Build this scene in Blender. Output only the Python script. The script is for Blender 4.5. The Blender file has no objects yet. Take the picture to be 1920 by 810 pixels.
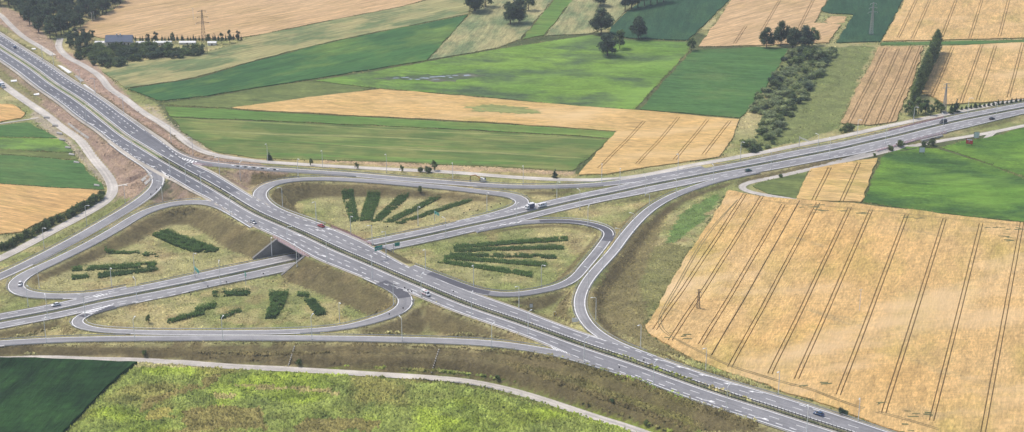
import bpy, bmesh, math, random
import numpy as np
from math import pi, sin, cos, radians, sqrt, atan2
from mathutils import Vector

rng = np.random.default_rng(7)
random.seed(7)
scn = bpy.context.scene
COL = scn.collection

# ------------------------------------------------------------------ camera
FPX = 3000.0; HC = 310.0; PIT = math.atan(1160.0 / FPX)
cam_d = bpy.data.cameras.new('camera'); cam = bpy.data.objects.new('camera', cam_d); COL.objects.link(cam)
cam.location = (0, 0, HC); cam.rotation_euler = (pi / 2 - PIT, 0, 0)
cam_d.sensor_width = 36.0; cam_d.lens = 36.0 * FPX / 1920.0
cam_d.clip_start = 1.0; cam_d.clip_end = 60000.0
scn.camera = cam
scn.render.resolution_x = 1024; scn.render.resolution_y = 432

# ------------------------------------------------------------------ sky, sun, exposure
SUN_EL = radians(60); SUN_AZ = radians(-66)      # azimuth from +Y towards +X: light comes from the left, slightly from behind the far side
w = bpy.data.worlds.new('World'); scn.world = w; w.use_nodes = True
wn = w.node_tree.nodes; wl = w.node_tree.links
bg = wn['Background']; sky = wn.new('ShaderNodeTexSky'); sky.sky_type = 'NISHITA'
sky.sun_disc = False; sky.sun_elevation = SUN_EL; sky.sun_rotation = SUN_AZ
sky.dust_density = 3.0; sky.air_density = 1.0; sky.ozone_density = 1.0
wl.new(sky.outputs[0], bg.inputs[0]); bg.inputs[1].default_value = 0.15
sd = bpy.data.lights.new('sun', 'SUN'); so = bpy.data.objects.new('sun', sd); COL.objects.link(so)
sd.energy = 2.5; sd.angle = radians(15); sd.color = (1.0, 0.93, 0.82)
sdir = Vector((sin(SUN_AZ) * cos(SUN_EL), cos(SUN_AZ) * cos(SUN_EL), sin(SUN_EL)))
so.rotation_euler = sdir.to_track_quat('Z', 'Y').to_euler(); so.location = (0, 900, 600)
vs = scn.view_settings; vs.view_transform = 'Standard'; vs.look = 'None'; vs.exposure = 0.14; vs.gamma = 1.0

# ------------------------------------------------------------------ pixel -> place
_cp, _sp = cos(PIT), sin(PIT)
def ray(x, y):
    a = x - 960.0; b = 405.0 - y
    return np.array([a, _cp * FPX + _sp * b, -_sp * FPX + _cp * b])
def P(x, y, z=0.0):
    d = ray(x, y); t = (z - HC) / d[2]
    return np.array([d[0] * t, d[1] * t, z])
def to_px(X, Y, Z):
    dz = Z - HC
    dep = Y * _cp - dz * _sp
    up = Y * _sp + dz * _cp
    return 960 + FPX * X / dep, 405 - FPX * up / dep

# base height of the land: gentle, from a few spots of known height
BASE = [(60,664,-1.2),(180,665,-1.3),(300,669,-1.6),(450,678,-1.9),(600,686,-2),(720,693,-2),(850,702,-2.2),(950,716,-2.2),(1040,742,-2.2),(1130,770,-2),(1230,800,-1.8),(420,612,.2),(560,608,.2),(60,700,-1.2),(400,720,-1.8),(700,740,-2.0),(1000,790,-1.8),(1200,806,-1.5),(60,800,-1.5),(600,800,-2),
 (1450,790,-1.2),(1350,800,-1.2),(1600,860,-1),
 (1230,610,2.8),(1290,650,3.4),(1400,690,3.8),(1550,740,3.6),(1700,790,3.2),(1850,780,2.6),(1300,500,1.6),(1500,520,2.0),(1750,550,2.0),
 (1380,380,1.8),(1430,345,2.1),(1500,322,2.2),(1600,298,2.4),(1690,283,2.6),(1770,268,2.7),(1310,372,2.0),(1600,400,1.6),(1850,430,1.6),(1560,340,2.0),(1750,320,1.8),(1900,300,2.2),(1900,250,3.0),
 (1850,195,3.8),(1760,205,3.4),(1680,238,3.2),(1590,250,3.0),(1840,120,1.8),(1650,150,1.0),(1700,40,0.5),(1500,200,1.8),
 (1100,330,2.0),(1250,306,2.4),(1350,285,3.0),(1450,268,3.4),(1200,260,0.8),(1400,160,0.5),
 (1000,320,1.0),(800,310,0.4),(600,290,0.2),(450,270,0),(330,210,0),(220,140,0),(120,60,0),(700,200,0),(900,100,0),(300,60,0),(600,40,0),(1200,40,0),(1000,210,0.3),
 (20,200,0),(60,300,0),(150,330,0),(230,340,0.2),(80,400,0),(30,450,0),(240,440,0),(330,440,0),(200,510,0.2),(400,490,0),
 (330,590,0),(500,570,0),(620,580,0),(250,600,0.5),(700,390,0),(600,380,0),(850,380,0.4),(900,470,0.3),(1000,460,0.6),(800,480,0),(1000,500,0.6),
 (1000,370,1.2),(1150,400,1.6),(1200,500,0.6),(1220,440,0.8),(1260,400,1.2),(850,615,0.8),(1020,580,1.2),(40,560,0.6),(460,340,0.5),(320,350,0.5)]
BP = np.array([P(x, y, z) for x, y, z in BASE])
def base_h(X, Y):
    X = np.asarray(X, float); Y = np.asarray(Y, float); sh = X.shape; X = X.ravel(); Y = Y.ravel()
    out = np.empty(len(X))
    for i in range(0, len(X), 20000):
        d2 = (X[i:i+20000, None] - BP[:, 0])**2 + (Y[i:i+20000, None] - BP[:, 1])**2 + 120.0
        ww = d2 ** -1.8
        out[i:i+20000] = (ww * BP[:, 2]).sum(1) / ww.sum(1)
    far = np.clip((np.hypot(X, Y - 900) - 520) / 400, 0, 1)
    return (out * (1 - far)).reshape(sh)
def PB(x, y):
    z = 0.0
    for _ in range(6):
        p = P(x, y, z); z = float(base_h(p[0], p[1]))
    return P(x, y, z)

# ------------------------------------------------------------------ numpy noise
def _hash(ix, iy, s):
    n = (ix * 374761393 + iy * 668265263 + s * 1442695041) & 0x7fffffff
    n = ((n ^ (n >> 13)) * 1274126177) & 0x7fffffff
    return ((n ^ (n >> 16)) & 0xffff) / 65535.0
def vnoise(x, y, s=0):
    x = np.asarray(x, float); y = np.asarray(y, float)
    ix = np.floor(x).astype(np.int64); iy = np.floor(y).astype(np.int64); fx = x - ix; fy = y - iy
    fx = fx*fx*(3-2*fx); fy = fy*fy*(3-2*fy)
    a = _hash(ix, iy, s); b = _hash(ix+1, iy, s); c = _hash(ix, iy+1, s); d = _hash(ix+1, iy+1, s)
    return (a*(1-fx)+b*fx)*(1-fy) + (c*(1-fx)+d*fx)*fy
def fnoise(x, y, sc, s=0, o=3):
    r = 0; a = 0.5; t = 0
    for k in range(o):
        r = r + a * vnoise(x*2**k/sc, y*2**k/sc, s+k*17); t += a; a *= .55
    return r / t

# ------------------------------------------------------------------ curves and roads
def catmull(P_, step=3.0):
    P_ = np.array(P_, float); n = len(P_)
    E = np.vstack([2*P_[0]-P_[1], P_, 2*P_[-1]-P_[-2]])
    out = []
    for i in range(n-1):
        p0, p1, p2, p3 = E[i], E[i+1], E[i+2], E[i+3]
        d1 = max(np.linalg.norm(p1[:2]-p0[:2]), 1e-3)**.5; d2 = max(np.linalg.norm(p2[:2]-p1[:2]), 1e-3)**.5; d3 = max(np.linalg.norm(p3[:2]-p2[:2]), 1e-3)**.5
        m1 = (p1-p0)/d1 - (p2-p0)/(d1+d2) + (p2-p1)/d2
        m2 = (p2-p1)/d2 - (p3-p1)/(d2+d3) + (p3-p2)/d3
        m1 *= d2; m2 *= d2
        k = max(2, int(np.linalg.norm(p2[:2]-p1[:2])/1.5))
        for t in np.linspace(0, 1, k, endpoint=False):
            t2 = t*t; t3 = t2*t
            out.append((2*t3-3*t2+1)*p1 + (t3-2*t2+t)*m1 + (-2*t3+3*t2)*p2 + (t3-t2)*m2)
    out.append(P_[-1]); out = np.array(out)
    return resample(out, step)
def resample(pts, step):
    d = np.r_[0, np.cumsum(np.linalg.norm(np.diff(pts[:, :2], axis=0), axis=1))]
    n = max(2, int(d[-1]/step)+1); s = np.linspace(0, d[-1], n)
    return np.stack([np.interp(s, d, pts[:, k]) for k in range(pts.shape[1])], 1)
def smooth(pts, it=6):
    p = pts.copy()
    for _ in range(it):
        p[1:-1] = .25*p[:-2] + .5*p[1:-1] + .25*p[2:]
    return p
def tang(pts):
    t = np.gradient(pts[:, :2], axis=0); t /= np.linalg.norm(t, axis=1)[:, None] + 1e-9
    return t
def arclen(pts): return np.r_[0, np.cumsum(np.linalg.norm(np.diff(pts[:, :2], axis=0), axis=1))]
def px_curve(L, step=3.0, it=8): return smooth(catmull([P(*p) for p in L], step), it)

A_MED = [(-90,30,3),(0,88,3),(60,127,3),(100,157,3),(147,187,3.2),(200,228,3.8),(233,254,4.4),(267,275,5),(293,291,5.5),(340,318,6.3),(377,338,6.9),(420,363,7.5),(480,399,8),(523,418,8.2),(580,443,8.3),(630,467,8.3),(680,488,8.2),(740,514,8),(790,535,7.8),(847,559,7.5),(897,578,7.3),(960,599,7),(1027,623,6.8),(1093,647,6.5),(1160,669,6.3),(1213,687,6),(1293,716,5.6),(1360,739,5.2),(1440,764,4.8),(1507,786,4.4),(1573,807,4),(1700,848,3.5),(1800,880,3)]
A_FAR = [(0,64),(80,115),(143,157),(187,184),(233,217),(267,240),(300,262),(322,282),(345,300),(393,321),(440,349),(467,366),(500,384),(530,398),(563,410),(597,419),(620,428),(653,442),(680,453),(727,480),(763,500),(813,519),(853,535),(913,558),(960,574),(1043,607),(1107,629),(1150,642),(1193,655),(1237,672),(1293,692),(1360,713),(1440,737),(1540,767),(1607,790),(1667,810)]
A_NEAR = [(0,111),(63,157),(110,190),(143,217),(187,246),(213,267),(253,296),(280,311),(313,328),(360,357),(393,373),(433,398),(480,426),(530,449),(593,485),(647,507),(693,525),(740,541),(793,557),(847,578),(913,603),(960,620),(1023,645),(1060,662),(1093,677),(1160,698),(1227,723),(1293,748),(1360,770),(1427,792),(1483,810)]
B_MED = [(-80,619,2),(0,602,2),(67,590,1.8),(133,577,1.5),(187,564,1.3),(267,549,1),(367,529,.6),(480,505,.3),(547,490,.2),(620,477,.2),(697,462,.3),(747,452,.5),(813,438,.8),(880,423,1.2),(960,406,1.7),(1027,389,2.2),(1110,370,2.8),(1160,360,3.1),(1213,348,3.4),(1260,339,3.6),(1327,326,3.8),(1440,305,4),(1507,292,4.1),(1573,279,4.1),(1620,268,4.2),(1673,256,4.2),(1713,246,4.3),(1740,239,4.3),(1807,224,4.4),(1873,211,4.5),(1920,202,4.6),(2050,178,4.6)]
B_FAR = [(0,589),(67,577),(133,563),(187,550),(267,535),(300,528),(409,504),(504,485),(681,453),(751,438),(880,412),(960,394),(1027,378),(1110,360),(1213,338),(1327,316),(1440,293),(1507,279),(1627,256),(1673,245),(1723,233),(1807,213),(1920,195)]
B_NEAR = [(0,616),(100,596),(200,576),(300,560),(395,538),(460,525),(520,513),(739,467),(840,446),(960,418),(1027,400),(1110,382),(1160,372),(1213,362),(1260,353),(1327,338),(1440,320),(1573,295),(1640,283),(1713,263),(1773,249),(1840,233),(1920,213)]
RAMPS = {
 'R1': ([(215,268,4.2),(240,287,4.7),(260,300,5),(280,313,5.4),(296,332,5.4),(293,350,5.3),(273,369,5.1),(247,387,4.9),(200,415,4.4),(133,453,3.6),(67,487,3),(17,511,2.6),(-70,548,2)], 3.3),
 'R2': ([(480,424,8),(440,400,7.7),(415,387,7.5),(393,380,7.2),(350,379,6.8),(310,385,6.2),(267,400,5.5),(220,428,4.8),(167,458,4),(100,491,3.2),(50,514,2.5),(30,528,2.2),(27,540,2),(40,549,1.8),(67,554,1.7),(117,556,1.6),(183,552,1.4),(240,541,1.2)], 3.5),
 'R3': ([(690,519,8.1),(725,534,8),(748,546,7.9),(761,557,7.6),(763,567,7.2),(757,578,6.7),(740,588,6.1),(713,597,5.5),(667,610,4.8),(613,618,4.2),(547,622,3.6),(480,623.3,3.2),(333,623.8,2.6),(233,622,2.2),(170,617,1.9),(146,610,1.8),(139,603,1.7),(150,593,1.6),(178,583,1.5),(217,573,1.3),(267,562,1.1),(330,549,.8)], 3.0),
 'R4': ([(-70,650,2.4),(0,644,2.4),(83,639,2.4),(167,636,2.4),(333,634.5,2.8),(480,634,3.4),(647,635,4.9),(747,637,5.7),(847,640,6.2),(920,644,6.5),(960,648.5,6.6),(1010,656,6.6),(1060,666,6.6),(1110,680,6.4),(1170,698,6.2)], 3.1),
 'R5': ([(600,424,8.2),(560,410,8.1),(522,397,8.1),(499,384,8),(487,371,7.9),(488,358,7.7),(503,347.5,7.4),(530,340,7),(580,335.5,6.3),(640,336.5,5.6),(700,340,5),(780,347,4.3),(847,353,3.7),(913,361,3.1),(950,365,2.7),(974,370.5,2.4),(983,378,2.2),(975,387,2),(950,396,1.8),(910,407,1.5),(860,418,1.2)], 3.4),
 'R6': ([(270,250,4.8),(300,271,5.5),(333,291,6.2),(367,303,6.4),(417,310,6.4),(480,315.5,6.2),(547,320,6),(613,324,5.7),(680,329,5.2),(747,335,4.8),(813,340,4.4),(880,345,4),(960,350,3.7),(1043,350,3.6),(1093,348,3.5),(1143,344,3.5),(1193,337,3.6),(1250,327,3.7),(1320,314,3.8)], 3.0),
 'R7': ([(770,500,7.9),(815,517,7.7),(850,530,7.4),(885,543,7.1),(920,551,6.5),(960,553,5.8),(1000,548,5.2),(1040,539.5,4.7),(1060,532,4.4),(1076,523,4.2),(1098,498,3.9),(1120,472,3.6),(1135,452,3.3),(1143,440,3.1),(1142,433,2.9),(1130,426,2.8),(1110,420.5,2.6),(1085,416.5,2.4),(1053,414,2.2),(1010,415,2),(960,419.5,1.7),(890,433,1.2)], 2.75),
 'R8': ([(1420,322,3.95),(1350,337,3.9),(1293,355,3.9),(1260,368,3.9),(1229,385,3.9),(1204,405,3.9),(1175,437,3.9),(1149,472,4.1),(1125,498,4.4),(1103,524,4.8),(1091,546,5.2),(1086,566,5.5),(1090,588,5.9),(1104,610,6.2),(1128,630,6.5),(1160,647,6.3),(1225,672,6)], 2.75),
}
SERV = {   # service roads: pixels, half width, heights (None: on the land)
 'S1': ([(-80,672),(0,672),(100,672),(200,674),(300,678),(400,685),(480,690),(580,695),(680,701),(780,707),(847,712),(897,719),(960,733),(1027,753),(1093,775),(1160,796),(1260,830)], 2.4, None),
 'S2': ([(1560,382),(1500,376),(1440,367),(1412,362),(1392,356),(1387,350),(1407,342),(1440,335.5),(1540,313),(1640,290),(1687,279),(1730,271),(1773,263),(1857,249),(1920,236),(2050,212)], 2.1, None),
 'S3': ([(113,72,0),(110,88,0),(127,107,0),(157,123,0),(187,143,0),(207,167,0),(233,184,0),(267,210,0),(300,230,0),(333,253,0),(365,277,0),(400,290,0),(480,302,.2),(547,307,.3),(647,313,.5),(747,318,.7),(847,323,1),(960,332,1.5),(1060,337,2),(1127,337,2.4),(1193,331,3),(1243,322,3.2),(1293,311,3.4),(1343,302,3.5),(1440,284,3.7),(1507,270,3.8),(1573,257,3.9),(1627,245,4),(1700,229,4),(1773,214,4),(1920,184,4),(2050,158,4)], 2.5, 1),
 'S4': ([(-60,110),(0,155),(20,170),(53,193),(83,213),(117,240),(150,263),(163,280),(180,303),(197,323),(209,343),(211,361),(197,379),(150,407),(100,433),(50,460),(0,485),(-60,512)], 3.0, None),
 'S8': ([(-40,237),(0,232),(35,227),(72,221)], .9, None),
 'S9': ([(216,350),(240,345),(264,341)], .9, None),
 'S7': ([(1866,246),(1853,256),(1845,266)], 1.9, None),
 'S5': ([(-30,10),(0,28),(20,48),(45,70),(75,88),(100,104)], 2.2, None),
 'S6': ([(143,60),(165,46),(190,33),(225,15),(262,-8)], 2.0, None),
}
roads = {}
def proj_width(med, edge_px):
    pts = med; s = arclen(pts); zz = pts[:, 2]; res = []
    for (x, y) in edge_px:
        z = 3.0
        for _ in range(5):
            p = P(x, y, z); i = np.argmin(np.hypot(pts[:, 0]-p[0], pts[:, 1]-p[1])); z = zz[i]
        res.append((s[i], np.hypot(pts[i, 0]-p[0], pts[i, 1]-p[1])))
    res.sort(); res = np.array(res)
    wv = np.interp(s, res[:, 0], res[:, 1])
    for _ in range(12): wv[1:-1] = .25*wv[:-2]+.5*wv[1:-1]+.25*wv[2:]
    return wv
medA = px_curve(A_MED); medB = px_curve(B_MED)
nA = np.stack([-tang(medA)[:, 1], tang(medA)[:, 0]], 1)      # left of travel
nB = np.stack([-tang(medB)[:, 1], tang(medB)[:, 0]], 1)
if nA[len(nA)//2][1] < 0: nA = -nA
if nB[len(nB)//2][1] < 0: nB = -nB
MGA = 1.9; MGB = 1.6                                          # half width of the medians
wAf = np.clip(proj_width(medA, A_FAR), 9.5, 17); wAn = np.clip(proj_width(medA, A_NEAR), 9.5, 17)
wBf = np.clip(proj_width(medB, B_FAR), 8.5, 14); wBn = np.clip(proj_width(medB, B_NEAR), 8.5, 14)
print('A far', wAf[::12].round(1)); print('A near', wAn[::12].round(1)); print('B far', wBf[::12].round(1)); print('B near', wBn[::12].round(1))
def addroad(key, pts, hw): roads[key] = dict(pts=pts, hw=np.broadcast_to(hw, (len(pts),)).astype(float).copy())
def side(med, n, wv, mg, sgn):
    c = (wv+mg)/2; p = med.copy(); p[:, :2] += sgn*n*c[:, None]; return p, (wv-mg)/2
p_, h_ = side(medA, nA, wAf, MGA, 1); addroad('Af', p_, h_)
p_, h_ = side(medA, nA, wAn, MGA, -1); addroad('An', p_, h_)
p_, h_ = side(medB, nB, wBf, MGB, 1); addroad('Bf', p_, h_)
p_, h_ = side(medB, nB, wBn, MGB, -1); addroad('Bn', p_, h_)
WVAR = {'R3': ([120, 175, 640, 745], [3.1, 2.3, 2.4, 3.5]), 'R4': ([0, 150, 650, 900], [3.0, 2.7, 2.8, 3.0]), 'R2': ([25, 60, 110, 400], [3.9, 3.5, 3.1, 3.4]), 'R5': ([485, 560, 900, 985], [3.8, 3.1, 3.2, 3.9])}
for k, (L, hw) in RAMPS.items():
    c_ = px_curve(L, 3.0, 5)
    if k in WVAR: hw = np.interp(to_px(c_[:, 0], c_[:, 1], c_[:, 2])[0], *WVAR[k])
    addroad(k, c_, hw)
for k, (L, hw, m) in SERV.items():
    if m is None:
        pts = smooth(catmull([PB(x, y) for x, y in L], 3.0), 4); pts[:, 2] = base_h(pts[:, 0], pts[:, 1]) + .12
    else: pts = px_curve(L, 3.0, 4)
    addroad(k, pts, hw)

# crossing of A and B
dd = np.hypot(medA[:, None, 0]-medB[None, :, 0], medA[:, None, 1]-medB[None, :, 1])
iA, iB = np.unravel_index(dd.argmin(), dd.shape); XC = medA[iA, :2].copy()

def nearest(key, X, Y):
    r = roads[key]; pts = r['pts']; n = len(X); D = np.empty(n); I = np.empty(n, int)
    for i in range(0, n, 6000):
        d2 = (X[i:i+6000, None]-pts[:, 0])**2 + (Y[i:i+6000, None]-pts[:, 1])**2
        j = d2.argmin(1); I[i:i+6000] = j; D[i:i+6000] = d2[np.arange(len(j)), j]
    D = np.sqrt(D)
    # distance to the segment direction (removes the sample spacing from the distance)
    t = tang(pts)[I]; v = np.stack([X-pts[I, 0], Y-pts[I, 1]], 1); al = (v*t).sum(1)
    inside = np.abs(al) < 2.0; D = np.where(inside, np.sqrt(np.maximum(D*D-al*al, 0)), D)
    slope = np.gradient(pts[:, 2]) / np.maximum(np.gradient(arclen(pts)), 1e-3)
    return D - r['hw'][I], pts[I, 2] + np.where(inside, slope[I]*al, 0), D
def road_h(X, Y, exclude=()):
    X = np.asarray(X, float); Y = np.asarray(Y, float); sw = np.zeros(len(X)); sz = np.zeros(len(X)); dm = np.full(len(X), 1e9)
    x0, x1, y0, y1 = X.min()-40, X.max()+40, Y.min()-40, Y.max()+40
    for k, r in roads.items():
        if k in exclude: continue
        p = r['pts']
        d, z, _ = nearest(k, X, Y)
        wgt = (.03 if k[0] == 'S' else 1.0)/(np.maximum(d, 0)+0.6)**3
        sw += wgt; sz += wgt*z; dm = np.minimum(dm, d)
    return sz/sw, dm
ZONE = 62.0
SOUTH = [(-200,646),(0,641),(167,634),(333,633),(480,632),(647,634),(747,636),(847,639),(960,648),(1060,664),(1160,695),(1293,742),(1483,806),(1700,880),(1700,1000),(-200,1000)]
def _inpoly(px, py, poly):
    r = np.zeros(px.shape, bool)
    for i in range(len(poly)):
        x1, y1 = poly[i]; x2, y2 = poly[(i+1) % len(poly)]
        r ^= ((y1 > py) != (y2 > py)) & (px < (x2-x1)*(py-y1)/((y2-y1) if y2 != y1 else 1e-9)+x1)
    return r
HAZE = 0.00012
FPOLYS = []
_DM = {}
def terrain_h(X, Y):
    X = np.asarray(X, float).ravel(); Y = np.asarray(Y, float).ravel()
    b = base_h(X, Y); h = b.copy()
    rough = np.hypot(X, Y-950) < 700; dall = np.full(len(X), 99.0)
    idx = np.where(rough)[0]
    if len(idx):
        x = X[idx]; y = Y[idx]; zone = np.hypot(x-XC[0], y-XC[1]) < ZONE
        for sel, ex in ((~zone, ()), (zone, ('Bf', 'Bn'))):
            k = np.where(sel)[0]
            if not len(k): continue
            Hh, d = road_h(x[k], y[k], ex); bb = b[idx[k]]; ppx, ppy = to_px(x[k], y[k], Hh); rat = np.where(_inpoly(ppx, ppy, SOUTH), 2.6, 1.75)
            raw = Hh - .14 - bb; f = np.maximum(0, np.abs(raw) - np.maximum(0, d-1.8)/rat)*np.sign(raw)
            hh = bb + f
            if ex:
                df, zf, _ = nearest('Bf', x[k], y[k]); dn, zn, _ = nearest('Bn', x[k], y[k])
                db = np.minimum(df, dn); zb = np.where(df < dn, zf, zn)
                hh = np.where(db < 4.0, zb-.14, hh)
            h[idx[k]] = hh; dall[idx[k]] = np.minimum(d, db) if ex else d
    _DM['d'] = dall
    return h

# terrain grid (dense in view, coarse out to the horizon)
def axis(lo, hi, step, dlo, dhi, dstep, far):
    a = list(np.arange(lo, dlo, step)) + list(np.arange(dlo, dhi, dstep)) + list(np.arange(dhi, hi+.1, step))
    out = []; v = step
    x = lo
    while x > far[0]: v *= 1.5; x -= v; out.append(x)
    pre = out[::-1]; post = []; v = step; x = a[-1]
    while x < far[1]: v *= 1.5; x += v; post.append(x)
    return np.array(pre + a + post)
GX = axis(-470, 470, 2.1, XC[0]-45, XC[0]+45, 1.0, (-9000, 9000))
GY = axis(500, 1400, 2.1, XC[1]-40, XC[1]+40, 1.0, (-3000, 20000))
gx, gy = np.meshgrid(GX, GY)
GH = terrain_h(gx, gy).reshape(gx.shape); GD = _DM['d'].reshape(gx.shape)
def hq(X, Y):
    X = np.asarray(X, float); Y = np.asarray(Y, float)
    i = np.clip(np.searchsorted(GX, X)-1, 0, len(GX)-2); j = np.clip(np.searchsorted(GY, Y)-1, 0, len(GY)-2)
    fx = (X-GX[i])/(GX[i+1]-GX[i]); fy = (Y-GY[j])/(GY[j+1]-GY[j])
    return (GH[j, i]*(1-fx)+GH[j, i+1]*fx)*(1-fy) + (GH[j+1, i]*(1-fx)+GH[j+1, i+1]*fx)*fy
def G(x, y):
    """first point of the land under pixel (x, y)"""
    d = ray(x, y); ts = np.linspace((25-HC)/d[2], (-8-HC)/d[2], 140)
    X = d[0]*ts; Y = d[1]*ts; Z = HC + d[2]*ts
    below = Z < hq(X, Y); k = int(np.argmax(below)) if below.any() else len(ts)-1
    t0, t1 = ts[max(k-1, 0)], ts[k]
    for _ in range(12):
        tm = (t0+t1)/2
        if HC+d[2]*tm < hq(d[0]*tm, d[1]*tm): t1 = tm
        else: t0 = tm
    return np.array([d[0]*t1, d[1]*t1, float(hq(d[0]*t1, d[1]*t1))])

# ------------------------------------------------------------------ materials
M = {}
def newmat(name, rough=0.9, spec=0.25):
    m = bpy.data.materials.new(name); m.use_nodes = True
    b = m.node_tree.nodes['Principled BSDF']; b.inputs['Roughness'].default_value = rough
    b.inputs['Specular IOR Level'].default_value = spec
    M[name] = m; return m, m.node_tree.nodes, m.node_tree.links, b
def N(nodes, t, **kw):
    n = nodes.new(t)
    for k, v in kw.items(): setattr(n, k, v)
    return n
def noise(nodes, links, vec, scale, detail=4, rough=.55):
    n = nodes.new('ShaderNodeTexNoise'); n.inputs['Scale'].default_value = scale; n.inputs['Detail'].default_value = detail; n.inputs['Roughness'].default_value = rough
    links.new(vec, n.inputs['Vector']); return n.outputs['Fac']
def ramp(nodes, links, fac, a, b, ca=(0, 0, 0, 1), cb=(1, 1, 1, 1)):
    r = nodes.new('ShaderNodeValToRGB'); r.color_ramp.elements[0].position = a; r.color_ramp.elements[1].position = b
    r.color_ramp.elements[0].color = ca; r.color_ramp.elements[1].color = cb; links.new(fac, r.inputs[0]); return r.outputs[0]
def mix(nodes, links, fac, a, b, mode='MIX'):
    m = nodes.new('ShaderNodeMix'); m.data_type = 'RGBA'; m.blend_type = mode
    for i, v in ((0, fac), (6, a), (7, b)):
        if isinstance(v, (int, float)): m.inputs[i].default_value = v
        elif isinstance(v, tuple): m.inputs[i].default_value = (*v[:3], 1)
        else: links.new(v, m.inputs[i])
    return m.outputs[2]
def posvec(nodes, links, rot=0.0, scale=(1, 1, 1)):
    g = nodes.new('ShaderNodeNewGeometry'); mp = nodes.new('ShaderNodeMapping'); mp.vector_type = 'POINT'
    mp.inputs['Rotation'].default_value = (0, 0, rot); mp.inputs['Scale'].default_value = scale
    r = nodes.new('ShaderNodeVectorRotate'); r.rotation_type = 'Z_AXIS'; r.inputs['Angle'].default_value = -rot
    links.new(g.outputs['Position'], r.inputs['Vector']); mp.inputs['Rotation'].default_value = (0, 0, 0)
    links.new(r.outputs[0], mp.inputs['Vector']); return mp.outputs[0]
def bump(nodes, links, bsdf, h, strength, dist):
    b = nodes.new('ShaderNodeBump'); b.inputs['Strength'].default_value = strength; b.inputs['Distance'].default_value = dist
    links.new(h, b.inputs['Height']); links.new(b.outputs[0], bsdf.inputs['Normal'])
def plain(name, col, rough=.6, var=.12, sc=1.2, spec=.3, metal=0.0):
    m, n, l, b = newmat(name, rough, spec); v = posvec(n, l)
    f = noise(n, l, v, sc, 5); c = mix(n, l, ramp(n, l, f, .3, .7), tuple(x*(1-var) for x in col), tuple(min(1, x*(1+var)) for x in col))
    l.new(c, b.inputs['Base Color']); b.inputs['Metallic'].default_value = metal; return m
def crop(name, c1, c2, c3=None, rot=0.0, stretch=6.0, patch=.012, streak=.25, c3lo=.55, c3hi=.75, bs=.5, fine=1.1, lodged=None, rows=.18, ripple=0.0):
    """crop field: broad patches c1/c2, patches of c3, fine streaks along the sowing direction"""
    m, n, l, b = newmat(name, .95, .1)
    v = posvec(n, l); vr = posvec(n, l, rot, (1, 1.0/stretch, 1))
    big = noise(n, l, v, patch, 5, .6); mid = noise(n, l, vr, streak, 6, .65); fin = noise(n, l, vr, fine, 5, .75)
    c = mix(n, l, ramp(n, l, big, .32, .68), c1, c2)
    if c3:
        vv = posvec(n, l, rot, (1, 1.0/2.2, 1))
        p2 = noise(n, l, vv, patch*2.6, 7, .66); c = mix(n, l, ramp(n, l, p2, c3lo, c3hi), c, c3)
    if lodged:
        vv = posvec(n, l, rot+1.3, (1, .35, 1)); p3 = noise(n, l, vv, .05, 8, .62)
        c = mix(n, l, ramp(n, l, p3, .60, .68), c, lodged)
    g = ramp(n, l, mid, .28, .72, (.70, .71, .72, 1), (1.20, 1.19, 1.17, 1)); c = mix(n, l, 1.0, c, g, 'MULTIPLY')
    g = ramp(n, l, fin, .25, .75, (.50, .51, .50, 1), (1.42, 1.41, 1.38, 1)); c = mix(n, l, 1.0, c, g, 'MULTIPLY')
    if ripple:
        vq = posvec(n, l, .06, (.16, 1, 1)); rp = noise(n, l, vq, .75, 6, .72); c = mix(n, l, 1.0, c, ramp(n, l, rp, .32, .68, (1-ripple, 1-ripple, 1-ripple, 1), (1+ripple*.7, 1+ripple*.7, 1+ripple*.7, 1)), 'MULTIPLY')
        vp = posvec(n, l, .3, (.4, 1, 1)); pl_ = noise(n, l, vp, .022, 6, .6); c = mix(n, l, ramp(n, l, pl_, .52, .70), c, tuple(min(1, x*k) for x, k in zip(c2, (1.02, 1.06, 1.2))))
    vrow = posvec(n, l, rot, (1, .03, 1)); rw = noise(n, l, vrow, .55, 4, .7); c = mix(n, l, 1.0, c, ramp(n, l, rw, .3, .7, (1-rows, 1-rows, 1-rows, 1), (1+rows*.85, 1+rows*.85, 1+rows*.8, 1)), 'MULTIPLY')
    l.new(c, b.inputs['Base Color'])
    add = n.new('ShaderNodeMath'); add.operation = 'ADD'; l.new(mid, add.inputs[0]); l.new(fin, add.inputs[1])
    bump(n, l, b, add.outputs[0], bs, .6); return m
def attrmat(name, fine=1.0, lo=.6, hi=1.35, bs=.8, rough=.95, trans=0.0):
    m, n, l, b = newmat(name, rough, .12)
    a = n.new('ShaderNodeAttribute'); a.attribute_name = 'Col'
    v = posvec(n, l); f = noise(n, l, v, fine, 6, .7); f2 = noise(n, l, v, fine*.18, 4, .6)
    c = mix(n, l, 1.0, a.outputs['Color'], ramp(n, l, f, .28, .72, (lo, lo, lo, 1), (hi, hi, hi*.97, 1)), 'MULTIPLY')
    c = mix(n, l, 1.0, c, ramp(n, l, f2, .3, .7, (.8, .8, .82, 1), (1.18, 1.18, 1.1, 1)), 'MULTIPLY')
    l.new(c, b.inputs['Base Color'])
    if bs: bump(n, l, b, f, bs, .8)
    return m
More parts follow.
